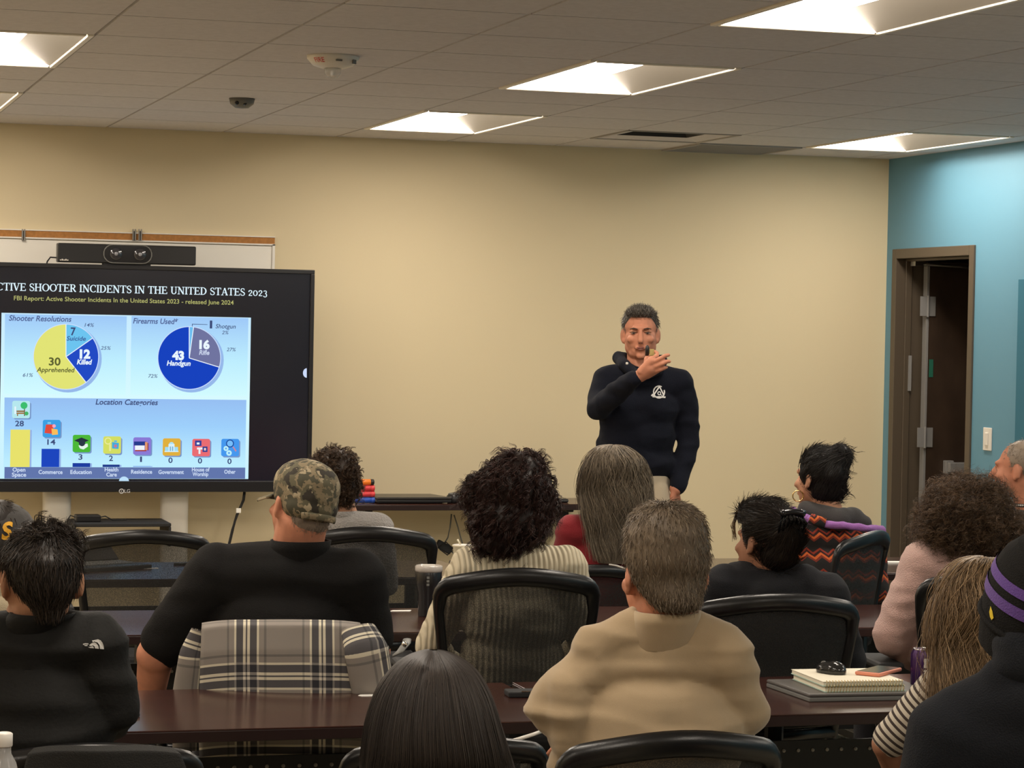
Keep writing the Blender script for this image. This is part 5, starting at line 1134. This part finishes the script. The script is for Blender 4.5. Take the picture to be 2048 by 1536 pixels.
# --- A: the presenter
dA = 11.35
def P_(x, y, dd=0): return at_d(x, y, dA+dd)
hA = P_(1281, 668); sA = 1.0; RA = eul(PI-.34, 0, .02); qA = lambda *v: hp(hA, sA, RA, v)
rootA = thing('person', 'standing presenter with short hair in a navy hoodie raising one hand', 'person', (P_(1285, 1000).x, P_(1285, 1000).y, 0))
slA, srA = P_(1212, 762), P_(1358, 768); hipA = P_(1275, 1010); midA = (slA+srA)/2
el1, wr1 = P_(1197, 816, -.10), P_(1283, 749, -.34); el2, wr2 = P_(1377, 884, .03), P_(1352, 978, -.06)
headA = head_prims(hA, sA, RA, 1.05, 1.0) + [ell(qA(0, .022, -.025), (.0705, .062, .072), RA), ell(qA(0, .03, -.085), (.055, .05, .032), RA), ell(qA(.045, .012, -.055), (.026, .04, .04), RA), ell(qA(-.045, .012, -.055), (.026, .04, .04), RA)]
body = headA + chain([qA(0, -.015, -.06), P_(1280, 745), midA+Vector((0, 0, -.05))], [.060, .064, .07]) + torso_prims(slA, srA, hipA, .165, .15, .11, .88, .06)
body += chain([slA, P_(1203, 790, -.03), el1, P_(1236, 783, -.23), wr1], [.05, .045, .042, .034, .027]) + chain([srA, P_(1374, 820, .03), el2, P_(1366, 935, 0), wr2], [.05, .042, .038, .034, .03])
# raised hand: back of the hand to the camera, fingers reaching right, thumb and forefinger pinching the clicker
def F(pts, rads): return chain([P_(*p) for p in pts], rads)
body += F([(1281, 752, -.34), (1300, 736, -.36)], [.028, .034]) + F([(1284, 742, -.36), (1303, 722, -.38)], [.022, .020]) + F([(1296, 748, -.35), (1314, 738, -.37)], [.022, .019])
body += F([(1303, 720, -.375), (1308, 731, -.375), (1313, 739, -.365)], [.0185, .018, .016])
body += F([(1308, 724, -.385), (1321, 717, -.40), (1331, 711, -.40), (1337, 710, -.395)], [.0115, .0105, .0095, .008])
body += F([(1312, 733, -.385), (1324, 728, -.40), (1334, 723, -.40), (1339, 723, -.395)], [.0115, .0105, .0095, .008])
body += F([(1313, 742, -.375), (1322, 739, -.39), (1329, 736, -.39), (1333, 735, -.385)], [.0105, .0095, .0088, .0075])
body += F([(1305, 717, -.365), (1314, 712, -.345), (1314, 706, -.322), (1309, 703, -.312)], [.0115, .0105, .0095, .008])
body += F([(1292, 732, -.35), (1293, 717, -.325), (1299, 708, -.312)], [.0135, .0115, .009])
body += hand_prims(wr2, P_(1345, 1010, -.06)-wr2, Vector((.6, -.7, 0)), .95, curl=.5)
bodyA = link('body', blob(body, .0042, 4), M['skin_red'], rootA, True)
# eyes, brows, lips
for s_ in (-1, 1):
    e0 = qA(s_*.031, .079, .004); ev = link('eye', blob([ell(e0, (.0115, .0105, .0045))], .0012, 0), mat('eye_white', (.30, .25, .21), .3), rootA, True)
    link('iris', blob([ell(e0 + RA @ Vector((0, .0085, .0)), (.0052, .0035, .0044))], .001, 0), mat('iris_dark', (.03, .022, .018), .2), ev, True)
    link('eyelid', blob([cap(qA(s_*.018, .087, .010), .0042, qA(s_*.032, .089, .0125), .0045), cap(qA(s_*.032, .089, .0125), .0045, qA(s_*.046, .081, .009), .004)], .0018, 1), M['skin_tan'], rootA, True)
    b = MB(); b.tube([qA(s_*.014, .096, .021), qA(s_*.030, .096, .0255), qA(s_*.047, .083, .022)], [.0035, .0045, .0025], 6, False, (1, .8)); b.build('eyebrow', mat('brow_brown', (.06, .035, .022), .8), rootA, True, True)
    link('nostril', blob([ell(qA(s_*.007, .118, -.0415), (.0035, .0035, .0022))], .001, 0), mat('nostril_shadow', (.10, .035, .025), .8), rootA, True)
lipm = mat('lips', (.36, .13, .10), .5)
b = MB(); b.tube([qA(-.026, .087, -.062), qA(-.012, .0985, -.0595), qA(0, .1005, -.0605), qA(.012, .0985, -.0595), qA(.026, .087, -.062)], [.002, .0042, .0038, .0042, .002], 8); b.tube([qA(-.022, .088, -.066), qA(0, .0995, -.0685), qA(.022, .088, -.066)], [.002, .0048, .002], 8)
b.build('lips', lipm, rootA, True, True)
b = MB(); b.tube([qA(-.027, .0885, -.0638), qA(0, .1035, -.0642), qA(.027, .0885, -.0638)], [.001, .0016, .001], 6); b.build('mouth_line', mat('mouth_line', (.10, .03, .025), .7), rootA, True, True)
pA = dict(c=hA, s=sA, R=RA)
core = blob([ell(qA(0, -.022, .045), (.0785, .092, .082), RA), ell(qA(0, -.062, -.02), (.066, .045, .055), RA), ell(qA(0, .035, .090), (.055, .045, .018), RA)], .005, 3)
def keepA(v):
    l = local(pA, v); return (l.y < .03 - max(0, .07-l.z)*.35 or l.z > .078) and l.z > -.08 and not (abs(l.x) > .05 and l.z < -.0 and l.y > -.03)
cm = core; import bmesh
bm = bmesh.new(); bm.from_mesh(cm); bmesh.ops.delete(bm, geom=[v for v in bm.verts if not (lambda l: (l.y < .045 - max(0, .07-l.z)*.4 or l.z > .072))(local(pA, v.co))], context='VERTS'); bm.to_mesh(cm); bm.free()
hair_obj(cm, [fuzz(cm, 2600, .018, crown_flow(pA, (0, -.06, .10)), .35, seg=4, keep=keepA), fuzz(cm, 900, .018, lambda v: tuple(RA @ Vector((.15, -.35, .8))), .6, seg=5, keep=lambda v: local(pA, v).z > .08 and local(pA, v).y > -.03, jit=.35)], .0011, Hm['A'], rootA, core_tone=.25, tone=(0, 1))
# hoodie
tops = torso_prims(slA, srA, P_(1272, 935), .178, .168, .125, 1.0, .066) + [cap(P_(1215, 890), .055, P_(1222, 955), .055), cap(P_(1326, 880), .05, P_(1322, 940), .05), ell(P_(1268, 880), (.165, .12, .22)), ell(P_(1275, 840), (.185, .12, .14)), cap(P_(1272, 748), .07, slA, .068), cap(P_(1290, 750), .07, srA, .068)]
tops += chain([slA, P_(1203, 790, -.03), el1], [.07, .066, .056]) + chain([el1, P_(1236, 783, -.23), P_(1268, 757, -.33)], [.056, .05, .038]) + chain([srA, P_(1374, 820, .03), el2, P_(1366, 935, 0), P_(1355, 972, -.05)], [.068, .058, .052, .046, .040])
hm_ = blob(tops, .0075, 18, .010, (7, 7, 12), 51); hood = link('hoodie', hm_, K['navy'], rootA, True)
hd_ = blob([cap(P_(1238, 716, .05), .030, P_(1250, 732, -.06), .028), cap(P_(1238, 716, .05), .032, P_(1280, 730, .13), .045), cap(P_(1280, 730, .13), .045, P_(1322, 722, .06), .03), cap(P_(1322, 722, .06), .026, P_(1316, 742, -.08), .022), cap(P_(1250, 732, -.06), .028, P_(1276, 752, -.13), .022), cap(P_(1316, 742, -.08), .022, P_(1288, 752, -.13), .02)], .007, 3, .004, (14, 14, 14), 3)
link('hood', hd_, K['navy'], hood, True)
MB().lathe([(.001, -.006), (.006, -.004), (.006, .004), (.001, .006)], 10, P_(1254, 727, -.17)).build('drawstring_tip', M['white_plastic'], hood, True, True)
def ringpx(cx, cy, r0_, r1_, a0=0, a1=360, n=26, ex=.92):
    A = [math.radians(a0+(a1-a0)*k/n) for k in range(n+1)]
    return [[(cx+ex*r0_*math.cos(A[k]), cy+r0_*math.sin(A[k])), (cx+ex*r1_*math.cos(A[k]), cy+r1_*math.sin(A[k])), (cx+ex*r1_*math.cos(A[k+1]), cy+r1_*math.sin(A[k+1])), (cx+ex*r0_*math.cos(A[k+1]), cy+r0_*math.sin(A[k+1]))] for k in range(n)]
def bar(x0, y0, x1, y1, w_):
    d_ = math.hypot(x1-x0, y1-y0); nx, ny = -(y1-y0)/d_*w_/2, (x1-x0)/d_*w_/2; return [(x0+nx, y0+ny), (x1+nx, y1+ny), (x1-nx, y1-ny), (x0-nx, y0-ny)]
em_ = ringpx(1318, 784, 10.6, 13.2, -20, 300) + [bar(1319, 773, 1306, 792, 2.6), bar(1319, 773, 1328, 791, 2.4), bar(1305, 793, 1331, 794.5, 3.2), bar(1306, 788, 1303, 792, 3)] + ringpx(1318.5, 786.5, 2.2, 4, 0, 360, 14) + [bar(1320.5, 788.5, 1324, 791, 1.5)]
decal('chest_emblem', hood, em_, mat('emblem_white', (.72, .71, .68), .7), hood)
# trousers, shoes
tr = [ell(hipA+Vector((0, 0, -.03)), (.16, .115, .13))]; fwd = RA @ Vector((0, 1, 0))
for s_ in (-1, 1):
    h_ = Vector((hipA.x+s_*.085, hipA.y, hipA.z-.06)); k_ = Vector((hipA.x+s_*.11, hipA.y-.01, .50)); a_ = Vector((hipA.x+s_*.12, hipA.y+.02, .09)); tr += chain([h_, k_, a_], [.098, .072, .058])
    link('shoe', blob([cap(a_+Vector((0, .04, -.05)), .042, a_+Vector((s_*.02, -.15, -.055)), .036), ell(a_+Vector((0, .03, -.02)), (.045, .05, .05))], .01, 3), K['shoe'], rootA, True)
tr += [ell(P_(1280, 965), (.150, .108, .10)), cap(P_(1316, 985, -.05), .055, P_(1314, 1020, -.06), .07), cap(P_(1280, 990, -.03), .08, P_(1280, 1030, -.04), .09)]
link('trousers', blob(tr, .011, 4, .005, (8, 8, 12), 5), K['khaki'], rootA, True)
# small clicker held in the raised hand
cq = P_(1303, 702, -.318); o = thing('clicker', 'small black and brass clicker pinched in the presenter\'s raised fingers', 'clicker', cq)
bevel(MB().box(-.010, .012, -.006, .006, -.022, .008).build('case', mat('brass_case', (.42, .33, .12), .4), o), .003, 2)
MB().lathe([(.008, -.022), (.009, .012), (.006, .020), (.002, .023)], 12, (-.020, 0, .002)).build('tip', M['black_plastic'], o, smooth=True)

# ------------------------------------------------------------------ clothes on chairs
def drape(name, label, cat, rows, d0, uvs, mt, thick=.008, wob=.006, seed=0, sleeves=()):
    """rows of (py, xl, xr, depth offset) running from the front of a chair back over its top and down behind"""
    nx = 40; v = []; uv = []; L_ = 0; prev = None; n = 60
    A = np.array(rows, float); t = np.linspace(0, len(A)-1, n)
    for tt in t:
        i = min(int(tt), len(A)-2); u = tt-i; u = u*u*(3-2*u)*.4+u*.6; y, xl, xr, dd = A[i]*(1-u)+A[i+1]*u
        c_ = at_d((xl+xr)/2, y, d0+dd)
        if prev is not None: L_ += (c_-prev).length
        prev = c_
        for k in range(nx+1):
            a = k/nx; bow = ((2*a-1)**2); p = at_d(xl+(xr-xl)*a, y+bow*bow*6, d0+dd+.035*bow)
            p = p + Vector((0, -1, .0))*wob*noise.noise(Vector((p.x*9+seed, p.z*5, seed))) ; v.append(p); uv.append(((xl+(xr-xl)*a-400)*d0/FX, L_))
    f = [(j*(nx+1)+k, j*(nx+1)+k+1, (j+1)*(nx+1)+k+1, (j+1)*(nx+1)+k) for j in range(n-1) for k in range(nx)]
    me = bpy.data.meshes.new(name); me.from_pydata(v, [], f); ul = me.uv_layers.new(name='UVMap')
    for lp_ in me.loops: ul.data[lp_.index].uv = uv[lp_.vertex_index]
    o = link(name, me, mt, None, False, True); tag(o, label, cat); sd = o.modifiers.new('thick', 'SOLIDIFY'); sd.thickness = thick; sd.offset = 1
    return o
def sleeve_mesh(name, pts, rads, mt, parent, flat=.55, vper=1.0, u0=0):
    n = 24; P = [Vector(p) for p in pts]; k = 26; v = []; uv = []; L_ = 0; prev = None
    for j in range(k+1):
        t = j/k*(len(P)-1); i = min(int(t), len(P)-2); u = t-i; c_ = P[i].lerp(P[i+1], u); r_ = rads[i]*(1-u)+rads[i+1]*u
        if prev is not None: L_ += (c_-prev).length
        prev = c_; ax = (P[i+1]-P[i]).normalized(); s1 = Vector((1, 0, 0)) - ax*ax.x; s1.normalize(); s2 = ax.cross(s1)
        for q_ in range(n+1):
            a = 2*PI*q_/n; p = c_+s1*r_*math.cos(a)+s2*r_*flat*math.sin(a); p += s2*.005*noise.noise(p*14); v.append(p); uv.append((u0+q_/n*.36, L_+.1))
    f = [(j*(n+1)+q_, j*(n+1)+q_+1, (j+1)*(n+1)+q_+1, (j+1)*(n+1)+q_) for j in range(k) for q_ in range(n)]
    me = bpy.data.meshes.new(name); me.from_pydata(v, [], f); ul = me.uv_layers.new(name='UVMap')
    for lp_ in me.loops: ul.data[lp_.index].uv = uv[lp_.vertex_index]
    return link(name, me, mt, parent, True, True)
dP = 6.86
pl = drape('plaid_shirt', 'grey, black and white plaid flannel shirt hung over the chair of the camo-capped man', 'shirt',
           [(1300, 428, 716, .16), (1262, 412, 716, .14), (1242, 404, 718, .09), (1239, 403, 720, .03), (1250, 402, 724, -.02), (1300, 400, 732, -.035), (1380, 398, 738, -.03), (1450, 396, 742, -.02), (1512, 398, 735, 0)], dP, None, K['plaid'], seed=2, wob=.012)
sleeve_mesh('sleeve', [at_d(716, 1258, dP+.02), at_d(733, 1300, dP-.02), at_d(745, 1370, dP), at_d(752, 1450, dP+.03)], [.05, .062, .060, .052], K['plaid'], pl, .5, u0=.3)
sleeve_mesh('sleeve', [at_d(404, 1262, dP+.05), at_d(388, 1310, dP+.05), at_d(380, 1385, dP+.06), at_d(378, 1500, dP+.06)], [.03, .042, .048, .045], K['plaid'], pl, .5, u0=.7)
dJk = 4.83
drape('dark_jacket', 'dark grey jacket hung over the chair back at the lower left', 'jacket', [(1560, 60, 330, .18), (1510, 62, 335, .14), (1494, 66, 338, .06), (1490, 68, 345, 0), (1502, 55, 362, -.03), (1560, 40, 385, -.03), (1660, 30, 400, -.02), (1740, 30, 395, -.01)], dJk, None, cloth('dark_grey_fleece', (.022, .022, .021), sheen=.03), .014, .012, 9)

# ------------------------------------------------------------------ things on the tables
TZ = .74
def on(px, py, z=TZ): return at_z(px, py, z)
# near right table: closed laptop, two spiral notebooks, mouse, phone, can
a, b_, c_ = on(1536, 1363, TZ+.022), on(1616, 1393, TZ+.022), on(1838, 1372, TZ+.022)
ux = Vector((1, -.05, 0)).normalized(); rzl = math.atan2(ux.y, ux.x)
b_ = b_ + Vector((.022, .042, 0)); o = thing('laptop', 'closed dark laptop under the notebooks, right of the beige sweater', 'laptop', (b_.x, b_.y, TZ), rzl)
dl = .29
bevel(MB().prism([(0, 0), (.37, 0), (.37, dl), (-.02, dl)], 'z', .0, .012).build('base', M['grey_plastic'], o), .003, 2)
bevel(MB().prism([(0, 0), (.37, 0), (.37, dl), (-.02, dl)], 'z', .0125, .022).build('lid', mat('laptop_grey', (.10, .092, .085), .45), o), .004, 2)
nb0 = Vector((b_.x, b_.y, 0)) + ux*.055 + Vector((0, .022, 0))
def notebook(label, z0, off, th, cover):
    o = thing('spiral_notebook', label, 'notebook', (nb0.x+off[0], nb0.y+off[1], z0), rzl, 'notebooks on the closed laptop'); Wn, Dn = .235, .255
    MB().box(0, Wn, 0, Dn, 0, .002).build('back_cover', cover, o); MB().box(.002, Wn-.002, .006, Dn-.002, .002, th-.001).build('pages', M['paper'], o); MB().box(0, Wn, .004, Dn, th-.001, th).build('cover', M['paper'], o)
    b = MB()
    for k in range(26): x_ = .008+k*(Wn-.016)/25; b.tube([(x_+.0015*math.sin(t), .002-.006*math.cos(t), th/2+(th*.5+.003)*math.sin(t)) for t in np.linspace(-1.9, 1.9, 9)], .0012, 5)
    b.build('wire_spiral', mat('spiral_wire', (.55, .42, .2), .4, metal=.6), o, smooth=True)
    return o
notebook('cream spiral notebook lying on the closed laptop, under another notebook', TZ+.022, (0, 0), .015, M['green_card'])
notebook('cream spiral notebook with a mouse and phone on it, topmost of two', TZ+.0375, (-.004, .003), .013, M['green_card'])
tz = TZ+.0512
q = on(1662, 1346, tz); o = thing('computer_mouse', 'glossy black computer mouse sitting on the notebook', 'computer mouse', (q.x, q.y, tz), .5)
v, f = prim_mesh([ell((0, 0, .008), (.029, .050, .024))]); me = blob([ell((0, 0, .008), (.029, .050, .024)), ell((0, -.012, .008), (.03, .036, .027))], .003, 4)
bm = bmesh.new(); bm.from_mesh(me); bmesh.ops.bisect_plane(bm, geom=bm.verts[:]+bm.edges[:]+bm.faces[:], plane_co=(0, 0, .0005), plane_no=(0, 0, -1), clear_outer=True); bm.to_mesh(me); bm.free(); link('shell', me, mat('mouse_gloss', (.02, .02, .02), .12), o)
MB().lathe([(.004, -.003), (.010, -.002), (.010, .002), (.004, .003)], 14, mt=Matrix.Translation((0, .026, .0215)) @ Matrix.Rotation(PI/2, 4, 'Y')).build('scroll_wheel', M['grey_plastic'], o)
q = on(1757, 1346, tz); o = thing('smartphone', 'smartphone in a coral case lying on the notebook', 'phone', (q.x, q.y, tz), .72)
bevel(MB().box(-.078, .078, -.038, .038, 0, .0105).build('case', M['coral'], o), .004, 2); MB().box(-.072, .072, -.033, .033, .0105, .0112).build('screen', M['black_gloss'], o)
def can(o):
    MB().lathe([(.022, 0), (.026, .003), (.033, .012), (.033, .108), (.027, .119), (.0265, .122)], 28).build('body', M['purple_can'], o, smooth=True)
    MB().lathe([(.001, .1185), (.024, .1185), (.0255, .1225), (.027, .1225), (.027, .119)], 28).build('lid', M['silver'], o, smooth=True)
    MB().lathe([(.004, 0), (.009, 0), (.009, .001), (.004, .001)], 12, (0, -.004, .120)).build('pull_tab', M['silver'], o)
    b = MB()
    for k, (z0, z1) in enumerate(((.02, .045), (.06, .066), (.072, .098))):
        aa = np.linspace(-1.9, -1.5, 5); vv = [(.0334*math.cos(t), .0334*math.sin(t), z) for z in (z0, z1) for t in aa]; b.add(vv, [(i, i+1, 6+i, 5+i) for i in range(4)])
    b.build('print', M['white_plastic'], o)
q = on(1850, 1386); o = thing('drink_can', 'purple drink can standing beside the notebooks', 'can', (q.x, q.y+.02, TZ)); can(o)
# near left and middle
q = on(255, 1431); o = thing('phone', 'black phone at the elbow of the black jacket person', 'phone', (q.x-.02, q.y, TZ), .3); bevel(MB().box(-.075, .04, -.037, .037, 0, .009).build('case', M['black_plastic'], o), .003, 2); MB().box(-.07, .035, -.033, .033, .009, .0096).build('screen', M['black_gloss'], o)
q = on(690, 1382); o = thing('spectacles', 'folded thin spectacles lying on the mahogany table by the plaid shirt', 'glasses', (q.x, q.y, TZ), .05); b = MB()
for s_ in (-1, 1): b.tube([(s_*.028+.023*math.cos(t), .0+.004*math.sin(t), .016+.015*math.sin(t)) for t in np.linspace(0, 2*PI, 18)], .0026, 6, True)
b.tube([(-.006, 0, .018), (0, 0, .021), (.006, 0, .018)], .0015, 6); b.build('frame', M['silver'], o, smooth=True)
b = MB(); b.tube([(-.052, 0, .018), (-.04, -.012, .006), (.05, -.014, .003)], .0015, 6); b.tube([(.052, 0, .018), (.045, -.02, .006), (-.05, -.022, .003)], .0015, 6); b.build('temple_arm', M['silver'], o, smooth=True)
q = on(738, 1391); o = thing('name_card', 'white paper card on the near mahogany table beside the straight dark hair', 'card', (q.x, q.y, TZ)); MB().prism([(-.03, 0), (-.022, -.016), (.07, -.02), (.07, .014), (-.02, .016)], 'z', 0, .0012).build('card', M['white_paper'], o)
q = on(1045, 1392); o = thing('wallet', 'flat black wallet with a silver edge near the beige elbow', 'wallet', (q.x, q.y, TZ), -.1); bevel(MB().box(-.045, .05, -.035, .035, 0, .016).build('leather', M['black_matte'], o), .004, 2); MB().box(-.01, .05, -.036, -.030, .016, .019).build('clip', M['silver'], o)
# white cable hanging below the near table edge
pts = [at_d(x, y, dd) for x, y, dd in ((985, 1492, 5.95), (1003, 1487, 5.9), (1035, 1479, 5.85), (1066, 1469, 5.85), (1085, 1462, 5.95))]
o = thing('charging_cable', 'white charging cable drooping below the near table edge', 'cable', pts[0]); MB().tube(pts, .0045).build('cord', M['white_plastic'], o, True, True)
# row two: tumbler, paper
q = on(856, 1232); o = thing('tumbler', 'dark tumbler with a clear lid standing left of the cream sweater', 'tumbler', (q.x, q.y, TZ)); hT = .175; s_ = 27*(q-CAM).dot(fw)/FX
MB().lathe([(s_*.72, 0), (s_*.74, .004), (s_*.80, hT*.45), (s_*.97, hT*.62), (s_*.99, hT-.02), (s_*.9, hT-.012)], 32).build('body', mat('tumbler_dark', (.012, .012, .014), .25), o, smooth=True)
MB().lathe([(s_*1.0, hT-.022), (s_*1.03, hT-.016), (s_*1.03, hT-.002), (s_*.95, hT), (s_*.9, hT-.006), (.001, hT-.006)], 32).build('lid', mat('clear_lid', (.6, .55, .5), .12, alpha=.7), o, smooth=True)
b = MB(); b.box(-s_*.5, s_*.45, -.008, .008, hT-.005, hT+.002); b.build('lid_slider', M['white_plastic'], o)
b = MB(); [b.box(-.018+.0*k, -.010, -s_-.001, -s_+.006, hT*.62+k*.012, hT*.62+k*.012+.008) for k in range(3)]; b.build('print', M['grey_plastic'], o)
q = on(800, 1222); o = thing('paper_slip', 'white paper slip on the middle table beside the tumbler', 'paper', (q.x, q.y, TZ), .05); MB().prism([(-.045, -.01), (.03, -.02), (.045, .012), (-.02, .018)], 'z', 0, .0015).build('sheet', M['white_paper'], o)
q = at_y(816, 1268, 8.2); o = thing('bag_strap', 'pale strap hanging under the middle table beside the cream sleeve', 'strap', q); b = MB(); b.tube([at_d(786, 1312, 8.0), at_d(800, 1303, 8.0), at_d(813, 1286, 8.05), at_y(816, 1268, 8.2)], .014, 8, False, (1, .3)); b.build('webbing', M['grey_plastic'], o, True, True); MB().tube([at_d(806, 1292, 7.99), at_d(812, 1284, 7.99)], .009).build('buckle', M['silver'], o, True, True)
# front row: open laptop, paper, white cup
q = on(205, 1140); o = thing('laptop', 'open laptop on the blue-lit front table behind the black jacket head', 'laptop', (q.x, q.y+.08, TZ), .45)
bevel(MB().box(-.17, .17, -.12, .12, 0, .016).build('base', M['black_plastic'], o), .004, 2); MB().box(-.15, .15, -.03, .10, .016, .018).build('keyboard', M['grey_plastic'], o); 
bevel(MB().box(-.17, .17, -.005, .004, 0, .10, Matrix.Translation((0, .12, .016)) @ Matrix.Rotation(-.9, 4, 'X')).build('lid', M['black_plastic'], o), .003, 1)
q = on(292, 1137); o = thing('paper_sheet', 'white paper lying on the blue-lit front table', 'paper', (q.x, q.y, TZ), .1); MB().box(-.05, .05, -.012, .012, 0, .0012).build('sheet', M['white_paper'], o)
q = on(372, 1130); o = thing('pen', 'dark pen lying on the blue-lit front table', 'pen', (q.x, q.y, TZ), .05); MB().tube([(-.05, 0, .005), (.05, 0, .005)], .005).build('barrel', M['black_plastic'], o, smooth=True)
q = at_d(925, 1090, 9.9); o = thing('paper_cup', 'cream paper cup with a straw beyond the cream sweater shoulder', 'cup', (q.x, q.y, TZ)); hC = q.z-TZ
MB().lathe([(.026, 0), (.027, .004), (.037, hC-.008), (.040, hC-.004), (.040, hC), (.036, hC), (.035, hC-.01)], 28).build('cup', M['cup'], o, smooth=True)
MB().lathe([(.001, hC-.004), (.034, hC-.004), (.036, hC+.002), (.001, hC+.003)], 28).build('lid', M['white_plastic'], o, smooth=True); MB().tube([(-.004, 0, hC-.06), (-.010, -.004, hC+.002), (-.022, -.006, hC+.022)], .0045).build('straw', M['cup'], o, smooth=True)
q = on(1775, 1126); o = thing('paper_stack', 'small white pad on the front table beside the door', 'paper', (q.x, q.y, TZ), -.1); MB().box(-.07, .09, -.03, .03, 0, .006).build('pad', M['white_paper'], o)
# side table by the wall
SZ = .805
q = on(838, 1010, SZ); o = thing('laptop', 'closed black laptop on the narrow side table against the tan wall', 'laptop', (q.x, 12.86, SZ))
bevel(MB().prism([(-.20, -.07), (.20, -.07), (.16, .20), (-.18, .20)], 'z', .004, .020).build('base', M['black_plastic'], o), .004, 2); bevel(MB().prism([(-.20, -.07), (.20, -.07), (.16, .20), (-.18, .20)], 'z', .0205, .034).build('lid', mat('laptop_black', (.03, .028, .026), .3), o), .005, 2)
b = MB(); b.box(-.17, .17, .0, .17, 0, .004); b.build('feet', M['black_matte'], o); MB().tube([(-.19, .05, .012), (-.22, .03, .02), (-.25, .06, .004)], .004).build('cord', M['black_matte'], o)
for k, (mt, ln, lab) in enumerate(((M['bluep'], .10, 'translucent blue tube, bottom of the stack on the side table'), (M['redp'], .10, 'translucent red tube just above the blue one on the side table'), (M['redp'], .098, 'translucent red tube just below the orange one on the side table'), (M['orange'], .092, 'orange tube with a black end, topmost of the stack on the side table'))):
    q = at_y(729, 968+(3-k)*12.3, 12.83); o = thing('marker_tube', lab, 'tube', (q.x-.002, 12.83, SZ+.0165+k*.0312), group='coloured tubes on the side table'); rot = Matrix.Rotation(PI/2, 4, 'Y')
    MB().lathe([(.008, -ln/2), (.0155, -ln/2+.004), (.0155, ln/2-.012 if k == 3 else ln/2-.003), (.008, ln/2-.002)], 20, mt=rot).build('barrel', mt, o, smooth=True)
    MB().lathe([(.006, ln/2-.014), (.0158, ln/2-.013), (.0158, ln/2+.004), (.010, ln/2+.007)], 20, mt=rot).build('end_cap', M['black_plastic'] if k == 3 else mt, o, smooth=True)
q = on(930, 1012, SZ); o = thing('speaker_puck', 'small black rounded speaker right of the closed laptop on the side table', 'speaker', (q.x, 12.84, SZ)); MB().lathe([(.034, 0), (.042, .012), (.040, .034), (.026, .052), (.001, .056)], 28).build('shell', M['black_plastic'], o, smooth=True); MB().lathe([(.030, .046), (.032, .047), (.027, .0525)], 28).build('ring', M['grey_plastic'], o, smooth=True)
q = on(1141, 1010, SZ); o = thing('glasses_case', 'dark rounded case at the right end of the side table', 'case', (q.x, 12.86, SZ)); bevel(MB().box(-.045, .045, -.02, .02, 0, .02).build('shell', M['black_matte'], o), .009, 3); MB().box(-.046, .046, -.0205, .0205, .0095, .0108).build('seam', M['grey_plastic'], o)
# adapter and leads hanging under the side table
P1 = [at_y(x, y, 13.05) for x, y in ((903, 1028), (900, 1055), (896, 1075), (888, 1088))]; P2 = [at_y(x, y, 13.05) for x, y in ((908, 1030), (916, 1055), (922, 1078), (928, 1096), (935, 1130))]
o = thing('power_adapter', 'dark power adapter hanging by its leads under the side table', 'adapter', P1[-1]); b = MB(); b.tube(P1, .004); b.tube(P2, .004); b.tube([P1[-1], P1[-1]+Vector((.03, 0, -.03)), P2[-1]], .004); b.build('lead', M['grey_plastic'], o, True, True)
q = at_y(888, 1094, 13.05); bevel(MB().box(-.045, .045, -.018, .018, -.022, .022, Matrix.Translation(q) @ Matrix.Rotation(.5, 4, 'Y')).build('brick', M['black_matte'], o, True), .006, 2)
b = MB(); b.tube([q+Vector((-.04, -.03, .0)), q+Vector((0, -.035, .03)), q+Vector((.05, -.03, -.01)), q+Vector((.01, -.035, -.04)), q+Vector((-.03, -.03, -.01))], .004, 6, True); b.build('coiled_lead', M['black_matte'], o, True, True)
# water bottle, near left
q = at_d(7, 1500, 4.36); zt_ = at_d(6, 1465, 4.36).z; hB = zt_-TZ
o = thing('water_bottle', 'clear plastic water bottle with a white cap at the lower left edge', 'bottle', (q.x, q.y, TZ))
MB().lathe([(.030, 0), (.033, .006), (.033, hB-.12), (.030, hB-.085), (.022, hB-.052), (.0135, hB-.036), (.0125, hB-.02)], 28).build('bottle', mat('clear_bottle', (.75, .75, .74), .08, alpha=.35), o, smooth=True)
MB().lathe([(.030, .002), (.0315, .006), (.0315, hB-.13), (.001, hB-.13)], 28).build('water', mat('water', (.7, .72, .72), .05, alpha=.25), o, smooth=True)
MB().lathe([(.0145, hB-.024), (.0155, hB-.022), (.0155, hB-.002), (.013, hB), (.001, hB)], 24).build('cap', M['white_plastic'], o, smooth=True)
for o in [x for x in bpy.data.objects if x.name.startswith('tmp')]: bpy.data.objects.remove(o)
